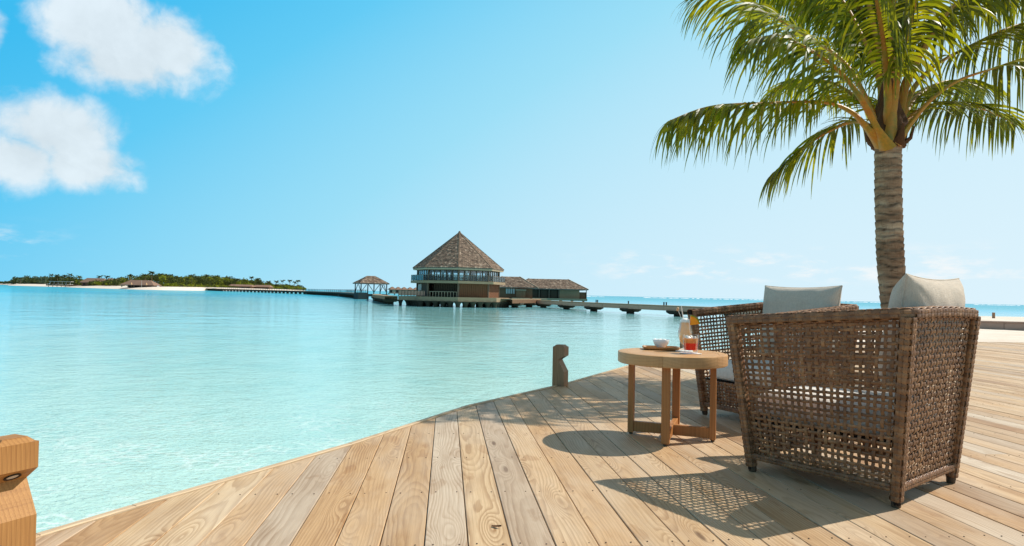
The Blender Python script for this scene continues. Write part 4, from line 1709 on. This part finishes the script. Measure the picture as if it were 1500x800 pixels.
# dining chairs and tables seen against the light on the upper floor
fr = random.Random(9)
for i in range(5):
    a = fr.uniform(0, 2 * PI)
    r = fr.uniform(2.5, 5.8)
    t = MB()
    t.box((0, 0, .74), (.9, .9, .05))
    t.box((0, 0, .36), (.1, .1, .72))
    t.box((0, 0, .02), (.5, .5, .04))
    P = Vector((PX + r * math.cos(a), PY + r * math.sin(a), ZS1))
    tag(t.build('dining_table', 'pav_dark', None, loc=P, rz=a), 'dark dining table inside the glazed upper floor of the pavilion', 'table', 'dining tables inside the pavilion')
    for sx in (-1, 1):
        c = MB()
        c.box((0, 0, .45), (.48, .48, .06))
        c.box((sx * .23, 0, .76), (.05, .46, .58))
        for qx in (-1, 1):
            for qy in (-1, 1):
                c.box((qx * .2, qy * .2, .21), (.05, .05, .42))
        Q = P + Matrix.Rotation(a, 3, 'Z') @ Vector((sx * .8, 0, 0))
        tag(c.build('dining_chair', 'pav_dark', None, loc=Q, rz=a), 'dark dining chair inside the glazed upper floor of the pavilion', 'chair', 'dining chairs inside the pavilion')


# ------------------------------------------------------------------ walkway on the right with boarded sides
def walkway(name, pts, width, z_top, z_bot, side_m, parent, pier_every, pier=True, panel=2.4, cap=True, pier_off=0.):
    pts = [Vector((p[0], p[1], 0)) for p in pts]
    f, T = pathframe(pts)
    for k, (a, c) in enumerate(zip(pts, pts[1:])):
        d = (c - a).normalized()
        L = (c - a).length
        b = MB()
        b.box((0, 0, 0), (L + width * .25, width, .12))
        mid = (a + c) / 2
        b.build('walk_deck', 'pav_deck', parent, loc=(mid.x, mid.y, z_top - .06 + .003 * (k % 2)), rz=math.atan2(d.y, d.x))
        n = max(1, round(L / panel))
        for s_ in (-1, 1):
            nn = Vector((-d.y, d.x, 0)) * s_
            for i in range(n):
                p = a.lerp(c, (i + .5) / n) + nn * (width / 2 + .02)
                b = MB()
                b.box((0, 0, 0), (L / n - .03, .06, z_top - z_bot - .13))
                b.build('side_panel', side_m, parent, loc=(p.x, p.y, (z_top + z_bot - .14) / 2), rz=math.atan2(d.y, d.x))
    if pier:
        d0 = pier_off
        while d0 < T:
            P, D = f(d0 / T)
            rz = math.atan2(D.y, D.x)
            b = MB()
            vs = []
            w1, w0, ln = width * .62, width * .4, .85
            for z, ww, ll in ((z_bot - .45, w0, ln * .85), (z_bot - .2, w1, ln), (z_bot + .02, w1, ln)):
                vs += [(-ll, -ww, z), (ll, -ww, z), (ll, ww, z), (-ll, ww, z)]
            fs = [(3, 2, 1, 0), (8, 9, 10, 11)] + [(l * 4 + i, l * 4 + (i + 1) % 4, l * 4 + 4 + (i + 1) % 4, l * 4 + 4 + i) for l in range(2) for i in range(4)]
            b.add(vs, fs)
            pr = b.build('pier', 'pav_pile', parent, loc=(P.x, P.y, 0), rz=rz)
            b = MB()
            b.box((0, 0, (WZ - 1 + z_bot - .42) / 2), (.5, width * .5, (z_bot - .42) - (WZ - 1)))
            b.build('pier_stem', 'pav_pile', pr)
            d0 += pier_every


wk = empty('walkway', (0, 0, 0), label='low timber walkway on squat piers running from the pavilion to the right shore', cat='walkway')
walkway('walkway', [(4.7, 121.5), (7.2, 115), (10.8, 105), (14.3, 95.7), (18.1, 88.0), (21.6, 81.0), (26.5, 71), (31, 61)], 2.0, -.2, -.85, 'walk_side', wk, 9.9, pier_off=3.2)
ramp = empty('ramp_walkway', (0, 0, 0), label='short dark-sided walkway stub linking the pavilion deck to the long walkway', cat='walkway')
walkway('ramp', [(-.9, 108.2), (4.4, 121.2)], 2.2, .02, -.72, 'wall_brown', ramp, 7., pier_off=4.)
for k, (u, v, Y) in enumerate(((873.2, 443.5, 100.5), (875.4, 443.6, 100.2), (920.5, 446, 92.), (972.5, 448.4, 84.5), (976, 448.6, 84.2))):
    p = at(u, v, Y)
    b = MB()
    b.box((0, 0, .17), (.14, .14, .38), bev=.02)
    b.box((0, 0, .385), (.2, .2, .05), bev=.015)
    tag(b.build('walkway_light', 'pav_dark', None, loc=(p.x, p.y, -.2)), ['left post of the walkway pair nearest the shingled house', 'right post of the walkway pair nearest the shingled house',
        'single low dark post alone on the walkway edge', 'left post of the walkway pair nearest the cocktail', 'right post of the walkway pair nearest the cocktail'][k], 'post', 'low posts along the walkway')

# ------------------------------------------------------------------ shingled houses behind the pavilion on the right
BY = 236.
sc = BY / FOC
h2 = empty('overwater_house', (at(803, 430, BY).x, BY, 0), label='long low overwater house with dark openings and a wide shingle hip roof', cat='house')
hip_roof('roof', 0, 0, 27.5, 15, 14.2, 2.95, 6.55, 0, h2)
for sx in (-1, 1):
    b = MB()
    b.bar((sx * 7.1, 0, 6.6), (sx * 13.75, -7.5, 3.0), .35, .2)
    b.build('hip_cap', 'ridge' if sx > 0 else 'pav_frame', h2)
b = MB()
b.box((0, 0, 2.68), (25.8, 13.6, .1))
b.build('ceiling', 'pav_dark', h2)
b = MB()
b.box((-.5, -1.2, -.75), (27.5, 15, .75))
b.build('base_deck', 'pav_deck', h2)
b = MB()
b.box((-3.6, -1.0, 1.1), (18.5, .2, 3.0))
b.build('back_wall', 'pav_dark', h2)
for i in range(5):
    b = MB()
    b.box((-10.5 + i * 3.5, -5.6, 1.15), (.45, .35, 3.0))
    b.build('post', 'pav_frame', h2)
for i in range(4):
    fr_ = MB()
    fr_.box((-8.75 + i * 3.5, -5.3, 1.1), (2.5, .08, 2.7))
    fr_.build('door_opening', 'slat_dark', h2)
b = MB()
b.box((7.2, -5.2, 1.13), (7.2, 1.0, 3.05))
b.build('side_wall', 'wall_olive', h2)
b = MB()
b.box((12.1, -5.2, .8), (2.6, .3, 2.35))
b.build('screen_wall', 'wall_brown', h2)
b = MB()
b.box((13.2, -5.6, 1.2), (.25, .25, 3.2))
b.build('post', 'pav_dark', h2)
for i in range(7):
    b = MB()
    b.lathe([(.35, WZ - 1), (.35, -1.3), (.7, -1.1), (0, -1.1)], 8)
    b.build('pile', 'pav_pile', h2, loc=(-12 + i * 4, -7.6, 0))

h3 = empty('overwater_house', (at(748, 430, 205).x, 205, 0), label='smaller shingled house with a white-framed window right behind the pavilion', cat='house')
hip_roof('roof', 0, 0, 17, 10, 5.5, 2.9, 6.3, 0, h3)
b = MB()
b.bar((2.75, 0, 6.35), (8.5, -5, 2.95), .32, .2)
b.build('hip_cap', 'ridge', h3)
b = MB()
b.bar((-2.75, 0, 6.35), (-8.5, -5, 2.95), .32, .2)
b.build('hip_cap', 'ridge', h3)
b = MB()
b.box((0, -3.6, 1.1), (13.5, .4, 3.2))
b.build('front_wall', 'wall_brown', h3)
b = MB()
b.box((1.5, 0, -.85), (20, 10.5, .7))
b.build('base_deck', 'pav_deck', h3)
for i in range(4):
    f_ = MB()
    f_.box((-1.2 + i * .72, -3.86, 1.7), (.66, .1, 1.7))
    wn = f_.build('window', 'pav_frame', h3)
    g = MB()
    g.box((-1.2 + i * .72, -3.94, 1.7), (.5, .04, 1.5))
    g.build('pane', 'curtain', wn)
for i in range(4):
    b = MB()
    b.lathe([(.3, WZ - 1), (.3, -1.4), (.6, -1.2), (0, -1.2)], 8)
    b.build('pile', 'pav_pile', h3, loc=(-5 + i * 4, -4.8, 0))
shed = empty('shed', (at(763, 430, 198).x, 198, 0), label='small brown boarded shed with pale flat roof between the two shingled houses', cat='shed')
for i in range(6):
    b = MB()
    b.box((-1.15 + i * .46, 0, .85), (.43, 2, 2.3))
    b.build('wall_board', 'wall_brown', shed)
b = MB()
b.box((0, 0, 2.1), (3.2, 2.6, .22))
b.build('roof', 'ridge', shed)
b = MB()
b.box((0, 0, -.6), (5.5, 4, .6))
b.build('base_deck', 'pav_deck', shed)
for sx in (-1, 1):
    b = MB()
    b.box((sx * 1.5, 0, -1.6), (.3, .3, 1.6))
    b.build('pile', 'pav_pile', shed)

# ------------------------------------------------------------------ gazebo jetty on the left
GZY = 182.
G = at(543, 430, GZY)
gz = empty('gazebo', (G.x, G.y, 0), label='open gazebo with hip shingle roof and cross-braced posts standing in the lagoon', cat='gazebo')
hip_roof('roof', 0, 0, 8.4, 7.4, 2.2, 2.95, 5.05, R_(28), gz, 'roof_far' if False else 'shingle', .22)
rotg = Matrix.Rotation(R_(28), 4, 'Z')
for sx, sy in ((-1, -1), (1, -1), (1, 1), (-1, 1), (0, -1), (0, 1)):
    p = rotg @ Vector((sx * 3.6, sy * 3.1, 0))
    b = MB()
    b.box((p.x, p.y, .85), (.24, .24, 4.2), rz=R_(28))
    b.build('post', 'walk_dark', gz)
for (a, c) in (((-1, -1), (0, -1)), ((0, -1), (1, -1)), ((1, -1), (1, 1)), ((-1, 1), (-1, -1))):
    A = rotg @ Vector((a[0] * 3.6, a[1] * 3.1, 0))
    C = rotg @ Vector((c[0] * 3.6, c[1] * 3.1, 0))
    mid = (A + C) / 2
    for q in (A, C):
        b = MB()
        b.bar(q.lerp(mid, .05) + Vector((0, 0, .6)), q.lerp(mid, .85) + Vector((0, 0, 2.6)), .14, .14)
        b.build('brace', 'walk_dark', gz)
b = MB()
b.box((0, 0, -.35), (7.8, 6.8, .7), rz=R_(28))
b.build('base_deck', 'walk_dark', gz)
b = MB()
p = rotg @ Vector((-3.2, -1.5, 0))
b.box((p.x, p.y, -.6), (2.6, 4.6, 1.9), rz=R_(28))
b.build('boat_landing', 'walk_dark', gz)
for i in range(9):
    p = rotg @ Vector((-3.4 + (i % 5) * 1.7, -3.0 if i < 5 else 2.8, 0))
    b = MB()
    b.box((p.x, p.y, -1.5), (.4, .4, 1.8))
    b.build('pile', 'pav_pile', gz)

jt = empty('jetty', (0, 0, 0), label='brown plank jetty between the gazebo and the pavilion terrace', cat='jetty')
walkway('jetty', [(G.x + 2.5, 178), (-31, 150), (-21.5, 116)], 2.2, .02, -.6, 'jetty_wood', jt, 6., pier_off=3)

# long boardwalk to the island
bw = empty('boardwalk', (0, 0, 0), label='long dark boardwalk with railings curving from the gazebo out to the island', cat='boardwalk')
bpts = [(G.x - 3, 186), (-65.4, 250), (-103, 325), (-149, 385), (-196, 440), (-232, 492), (-246, 512)]
walkway('boardwalk', bpts, 2.4, .1, -.36, 'walk_dark', bw, 6.4, panel=8)
f, T = pathframe([Vector((*p, 0)) for p in bpts])
for k, (a, c) in enumerate(zip(bpts, bpts[1:])):
    a, c = Vector((*a, 0)), Vector((*c, 0))
    d = (c - a).normalized()
    for s_ in (-1, 1):
        n_ = Vector((-d.y, d.x, 0)) * 1.15 * s_
        b = MB()
        b.bar(a + n_ + Vector((0, 0, 1.05)), c + n_ + Vector((0, 0, 1.05)), .1, .12)
        b.build('handrail', 'walk_dark', bw)
d0 = 0
while d0 < T:
    P, D = f(d0 / T)
    for s_ in (-1, 1):
        n_ = Vector((-D.y, D.x, 0)) * 1.15 * s_
        b = MB()
        b.box((0, 0, .55), (.11, .11, 1.0))
        b.build('rail_post', 'walk_dark', bw, loc=(P.x + n_.x, P.y + n_.y, 0), rz=math.atan2(D.y, D.x))
    d0 += 4.2

# row of small water villas far behind
for i in range(5):
    p = at(574.5 + i * 8.7, 425, 455 + i * 6)
    v_ = empty('water_villa', (p.x, p.y, 0), label=['leftmost small thatched water villa of the far row, nearest the gazebo', 'second small thatched water villa from the left in the far row', 'middle small thatched water villa of the far row', 'second small thatched water villa from the right in the far row', 'rightmost small thatched water villa of the far row, nearest the pavilion'][i], cat='villa', group='row of far water villas')
    hip_roof('roof', 0, 0, 5.2, 5.2, 1., 2.2, 4.1, .5, v_, 'roof_far', .2)
    b = MB()
    b.box((0, 0, .9), (3.4, 3.4, 2.5), rz=.5)
    b.build('wall', 'ridge', v_)
    b = MB()
    b.box((-.3, -2.1, .8), (1.5, .1, 1.8), rz=.5)
    b.build('door', 'pav_dark', v_)
    b = MB()
    b.box((0, 0, -.6), (4.8, 4.8, .4), rz=.5)
    b.build('base_deck', 'ridge', v_)
    for sx in (-1, 1):
        b = MB()
        b.box((sx * 1.9, -1.9, -1.6), (.4, .4, 2.))
        b.build('pile', 'pav_pile', v_)

# ------------------------------------------------------------------ island
SH = [(-1100, 1180), (-830, 1000), (-654, 830), (-500, 640), (-408, 576), (-330, 490), (-239, 414), (-222, 430), (-226, 480), (-236, 515), (-222, 560), (-204, 640), (-222, 720), (-330, 860), (-560, 1050), (-800, 1260), (-1100, 1400)]
sh = catmull([Vector((x, y, 0)) for x, y in SH], 5)
cen = [Vector((-1150, 1290, 0)), Vector((-700, 950, 0)), Vector((-420, 690, 0)), Vector((-290, 590, 0)), Vector((-250, 560, 0))]


def near_cen(p):
    best, bd = None, 1e9
    for a, c in zip(cen, cen[1:]):
        ab = c - a
        t = max(0, min(1, (p - a).dot(ab) / ab.length_squared))
        q = a + ab * t
        if (q - p).length < bd:
            bd, best = (q - p).length, q
    return best


mb = MB()
prof = [(0, WZ - 1.2), (3, WZ - .3), (7, WZ + .25), (14, WZ + 1.3), (22, WZ + 1.9), (40, WZ + 2.2)]
rows = []
for p in sh:
    q = near_cen(p)
    d = (q - p)
    L = d.length
    d.normalize()
    row = [(p.x + d.x * min(s_, L * .9), p.y + d.y * min(s_, L * .9), z + .15 * mnoise.noise(Vector((p.x * .05, p.y * .05, s_)))) for s_, z in prof]
    row.append((q.x, q.y, WZ + 2.5))
    rows.append(row)
w_ = len(rows[0])
mb.add([v for r in rows for v in r], [(i * w_ + j, (i + 1) * w_ + j, (i + 1) * w_ + j + 1, i * w_ + j + 1) for i in range(len(rows) - 1) for j in range(w_ - 1)])
tag(mb.build('island', 'sand', smooth=60), 'low sandy island across the lagoon', kind='structure')

GZ = WZ + 2.0


def interp(tab, x):
    for (x0, y0), (x1, y1) in zip(tab, tab[1:]):
        if x0 <= x <= x1:
            return y0 + (y1 - y0) * (x - x0) / (x1 - x0)
    return tab[0][1] if x < tab[0][0] else tab[-1][1]


shoreY = [(-10, 900), (0, 850), (40, 680), (75, 590), (130, 500), (200, 432), (255, 440), (300, 520), (330, 560), (450, 640)]
crownV = [(-10, 414), (14, 411), (22, 406), (50, 405), (75, 405), (105, 405), (118, 408), (150, 409.5), (180, 407), (205, 404), (235, 402), (262, 406), (285, 405), (310, 405), (335, 407), (352, 410), (372, 408), (385, 412), (400, 415), (430, 417), (442, 419), (448, 423)]


def clump(mb_, c, rx_, ry_, rz_, n, size, rr):
    """many small leaf-sized faces through an uneven crown"""
    for _ in range(n):
        while True:
            d = Vector((rr.uniform(-1, 1), rr.uniform(-1, 1), rr.uniform(-1, 1)))
            if .35 < d.length < 1:
                break
        k = .72 + .5 * mnoise.noise(d * 1.7 + c * .13)
        p = Vector((c.x + d.x * rx_ * k, c.y + d.y * ry_ * k, c.z + d.z * rz_ * k))
        a = Vector((rr.uniform(-1, 1), rr.uniform(-1, 1), rr.uniform(-1, 1))).normalized()
        b_ = a.cross(Vector((rr.uniform(-1, 1), rr.uniform(-1, 1), rr.uniform(-1, 1)))).normalized()
        s_ = size * rr.uniform(.6, 1.3)
        k0 = len(mb_.v)
        mb_.v += [tuple(p - a * s_), tuple(p + b_ * s_ * .6), tuple(p + a * s_), tuple(p - b_ * s_ * .6)]
        mb_.f.append((k0, k0 + 1, k0 + 2, k0 + 3))


rr = random.Random(12)
masses = {'leaf_dark': MB(), 'leaf_bright': MB(), 'leaf_far': MB()}
for _ in range(760):
    u = rr.uniform(-12, 446)
    layer = rr.random()
    Y = interp(shoreY, u) + 26 + layer * 95
    if 66 < u < 118 and layer < .3:
        continue
    g = at(u, 425, Y)
    vt = interp(crownV, u) + rr.uniform(0, 3.2) + (1 - layer) * rr.uniform(1.5, 6)
    ht = (at(u, vt, Y).z - GZ) * 1.12 + 1.2
    if ht < 1.2:
        ht = rr.uniform(1.2, 2.2)
    if 180 < u < 232 and layer < .45:
        continue
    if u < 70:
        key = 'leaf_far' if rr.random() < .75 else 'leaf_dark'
    elif 240 < u < 440 and layer < .55 and ht < 6.5:
        key = 'leaf_bright' if rr.random() < .8 else 'leaf_dark'
    else:
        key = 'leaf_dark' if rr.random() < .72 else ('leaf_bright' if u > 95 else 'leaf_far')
    R0 = rr.uniform(2.6, 4.6) * (Y / 500)
    R0 = min(R0, ht * .8 + 1)
    clump(masses[key], Vector((g.x, Y, GZ + ht - min(ht * .55, R0 * .8))), R0 * 1.2, R0, min(ht * .55, R0 * .85), 70, .62 * Y / 500, rr)
    clump(masses[key], Vector((g.x, Y, GZ + ht * .3)), R0 * .9, R0 * .8, ht * .38, 30, .6 * Y / 500, rr)
for _ in range(230):
    u = rr.uniform(236, 447)
    Y = interp(shoreY, u) + rr.uniform(13, 24)
    g = at(u, 425, Y)
    ht = rr.uniform(1.6, 3.4)
    clump(masses['leaf_bright' if rr.random() < .7 else 'leaf_dark'], Vector((g.x, Y, GZ + ht * .42)), rr.uniform(2, 3.4), 2.2, ht * .62, 46, .5, rr)
for k, nm in (('leaf_dark', 'dark_woodland'), ('leaf_bright', 'beach_shrubs'), ('leaf_far', 'far_woodland')):
    tag(masses[k].build(nm, k, None, recalc=False), {'dark_woodland': 'dense dark green woodland covering the island', 'beach_shrubs': 'yellow-green shrubs along the island beach', 'far_woodland': 'hazy grey-green woodland at the far left end of the island'}[nm], kind='stuff')

# island palms that stand above the wood
far_palms = [(75, 402.5, 640), (84.5, 403, 640), (94, 403.5, 640), (103.5, 402, 630), (117, 405, 600), (146, 404.5, 560), (156, 405, 560), (191, 402.8, 520), (223, 398.5, 500), (213, 402.5, 490), (281, 403, 520), (303, 403.5, 590), (318, 404.5, 620), (289, 405, 600),
             (332, 406.5, 640), (347, 409, 660), (369, 406, 640), (378, 408.5, 650), (394, 412.5, 640), (405, 412, 650), (413, 411, 650), (425, 411, 660), (431, 413, 655), (436, 411, 650), (63, 406, 700), (52, 405.5, 720), (40, 405, 740), (30, 407, 740)]
PALM_LABELS = ['coconut palm above the left end of the white canopy', 'second coconut palm from the left above the white canopy', 'third coconut palm from the left above the white canopy',
               'coconut palm above the right end of the white canopy', 'coconut palm just left of the large pale brown island roof', 'coconut palm above the right part of the large pale brown island roof',
               'coconut palm between the large and the narrow pale brown island roofs', 'coconut palm above the left slope of the dark beach pavilion roof', 'tallest coconut palm on the island, behind the dark beach pavilion',
               'shorter coconut palm just left of the tallest palm on the island', 'coconut palm standing highest over the middle of the island, right of the beach pavilion', 'coconut palm second to the right of the highest middle island palm',
               'coconut palm left of the low reddish roofs, third right of the highest middle palm', 'coconut palm next on the right of the highest middle island palm',
               'coconut palm just left of the long low reddish roof', 'coconut palm above the left half of the long low reddish roof', 'coconut palm above the right end of the long low reddish roof', 'coconut palm above the left end of the small low reddish roof',
               'leftmost of the six small palms at the thin right end of the island', 'second from the left of the six small palms at the right end of the island', 'third from the left of the six small palms at the right end of the island',
               'third from the right of the six small palms at the right end of the island', 'second from the right of the six small palms at the right end of the island', 'rightmost of the six small palms at the right end of the island',
               'coconut palm just left of the white canopy, above the far woodland', 'second coconut palm left of the white canopy, above the far woodland', 'third coconut palm left of the white canopy, above the far woodland', 'leftmost coconut palm above the hazy far woodland']
plib = {}


def far_palm(u, v, Y, i):
    ztop = at(u, v, Y).z + 1.0
    P = at(u, v, Y)
    hgt = ztop - GZ
    lab, grp = PALM_LABELS[i], 'coconut palms on the island'
    o = empty('coconut_palm', (P.x, Y, GZ - .3), label=lab, cat='tree', group=grp)
    r3 = random.Random(i)
    lean = r3.uniform(-.8, .8)
    hc = hgt - 1.0
    b = MB()
    b.tube([(0, 0, 0), (lean * .3, 0, hc * .5), (lean, 0, hc)], [.28, .2, .17], 6)
    b.build('trunk', 'far_trunk', o)
    c = MB()
    for k in range(18):
        a = k * 2 * PI / 18 + r3.uniform(-.2, .2)
        up = r3.uniform(-.5, 1.1)
        L = r3.uniform(2.5, 3.5)
        d = Vector((math.cos(a), math.sin(a), up)).normalized()
        q = Vector((lean, 0, hc))
        k0 = len(c.v)
        for s_ in range(5):
            f_ = s_ / 4
            wd = .5 * math.sin(PI * (.15 + .8 * f_))
            sd = d.cross(Vector((0, 0, 1))).normalized()
            c.v += [tuple(q - sd * wd - Vector((0, 0, wd * .8))), tuple(q), tuple(q + sd * wd - Vector((0, 0, wd * .8)))]
            q = q + d * (L / 4)
            d = (d + Vector((0, 0, -.26))).normalized()
        for s_ in range(4):
            a0 = k0 + s_ * 3
            c.f += [(a0, a0 + 1, a0 + 4, a0 + 3), (a0 + 1, a0 + 2, a0 + 5, a0 + 4)]
    c.build('crown', 'leaf_dark' if Y < 690 else 'leaf_far', o, recalc=False)


for i, (u, v, Y) in enumerate(far_palms):
    far_palm(u, v, Y, i)


# resort buildings on the island
def island_house(u0, u1, ve, vr, Y, label, wall_m, ridge_f=.5, depth=10, name='island_house', opened=False, roof_m='roof_far'):
    a, c = at(u0, ve, Y), at(u1, ve, Y)
    rz_ = at((u0 + u1) / 2, vr, Y).z
    o = empty(name, ((a.x + c.x) / 2, Y, GZ - .6), label=label, cat='building')
    wd = c.x - a.x
    ez = a.z - (GZ - .6)
    hip_roof('roof', 0, 0, wd, depth, wd * ridge_f, ez, rz_ - (GZ - .6), 0, o, roof_m, .3)
    if opened:
        n_ = 6
        for i in range(n_):
            b = MB()
            b.box((-wd * .44 + i * wd * .88 / (n_ - 1), -depth * .42, ez / 2 - .15), (.4, .4, ez))
            b.build('post', 'pav_frame', o)
        b = MB()
        b.box((0, depth * .2, ez / 2 - .2), (wd * .86, .3, ez - .1))
        b.build('back_wall', 'pav_dark', o)
    else:
        b = MB()
        b.box((0, 0, ez / 2 - .2), (wd * .88, depth * .8, ez - .1))
        b.build('wall', wall_m, o)
        for i in range(4):
            b = MB()
            b.box((-wd * .33 + i * wd * .22, -depth * .41, ez * .45), (wd * .1, .1, ez * .6))
            b.build('window', 'pav_dark', o)
    return o


island_house(181, 231, 417, 410.5, 441, 'open beach pavilion with dark hip roof on the island sand', 'pav_dark', .6, opened=True, name='beach_pavilion')
island_house(122, 158, 413.5, 407.5, 540, 'larger pale brown roofed building among the island palms', 'wall_brown', .7)
island_house(156, 178, 413, 408, 560, 'narrow pale brown roofed building behind the larger roof on the island', 'wall_brown', .7)
island_house(336, 372, 419, 416.8, 590, 'long low reddish roof among the bright shrubs of the island', 'wall_brown', .85)
island_house(372, 398, 420, 417.6, 600, 'small low reddish roof near the right end of the island woodland', 'wall_brown', .85)
o = empty('white_canopy', (at(90, 415, 572).x, 572, GZ), label='long flat white canopy over the brown terrace on the island shore', cat='canopy')
b = MB()
wd = at(106, 415, 572).x - at(74, 415, 572).x
b.box((0, 0, 2.7), (wd, 4, .3))
b.build('canopy_roof', 'white_paint', o)
for i in range(6):
    b = MB()
    b.box((-wd * .46 + i * wd * .184, -1.6, 1.2), (.2, .2, 2.8))
    b.build('post', 'white_paint', o)
o = empty('terrace', (at(90, 418, 568).x, 568, WZ), label='brown wooden terrace on the island shore under the white canopy', cat='terrace')
b = MB()
b.box((8, 0, 1.5), (wd * 1.9, 9, 1.1))
b.build('terrace_deck', 'wall_brown', o)
for i in range(10):
    b = MB()
    b.box((8 - wd * .85 + i * wd * .19, -4, .4), (.3, .3, 1.4))
    b.build('pile', 'pav_dark', o)
for k, (u, lab) in enumerate(((192.5, 'closed red-brown parasol left of the beach pavilion front'), (214.5, 'red-brown parasol standing right of the white mast by the beach pavilion'))):
    P = at(u, 416, 432)
    o = empty('parasol', (P.x, 432, GZ - 1), label=lab, cat='parasol')
    b = MB()
    b.tube([(0, 0, 0), (0, 0, 3.6)], .08, 6)
    b.build('pole', 'pav_frame', o)
    b = MB()
    b.lathe([(.5, 2.1), (.42, 2.7), (.1, 3.6), (0, 3.62)], 8)
    b.build('canopy', 'stirrer_ball', o)
P = at(207.5, 416, 428)
b = MB()
b.tube([(0, 0, 0), (0, 0, 5.6)], [.1, .05], 6)
tag(b.build('mast', 'white_paint', None, loc=(P.x, 428, GZ - 1.4)), 'thin white mast on the beach in front of the island pavilion', 'mast')

# breaking swell on the outer reef, seen as a thin white line under the horizon
b = MB()
rr = random.Random(5)
for u0, u1, Y in ((862, 882, 1500), (948, 985, 1500), (990, 1120, 1700), (1235, 1300, 1700), (1430, 1520, 1700)):
    u = u0
    while u < u1:
        p = at(u, 435, Y)
        L = rr.uniform(8, 20)
        hgt = rr.uniform(.5, 1.3)
        n = 6
        vs = []
        for i in range(n + 1):
            x = p.x - L / 2 + L * i / n
            k = math.sin(PI * i / n) ** .6
            vs += [(x, Y - 2.5, WZ), (x, Y - .5, WZ + hgt * k * rr.uniform(.7, 1)), (x, Y + 2.5, WZ)]
        fs = []
        for i in range(n):
            for j in range(2):
                fs.append((i * 3 + j, i * 3 + 3 + j, i * 3 + 4 + j, i * 3 + j + 1))
        b.add(vs, fs)
        u += rr.uniform(4, 11)
tag(b.build('reef_surf', 'surf_foam', None, smooth=80), 'thin white line of surf breaking on the outer reef', kind='stuff')
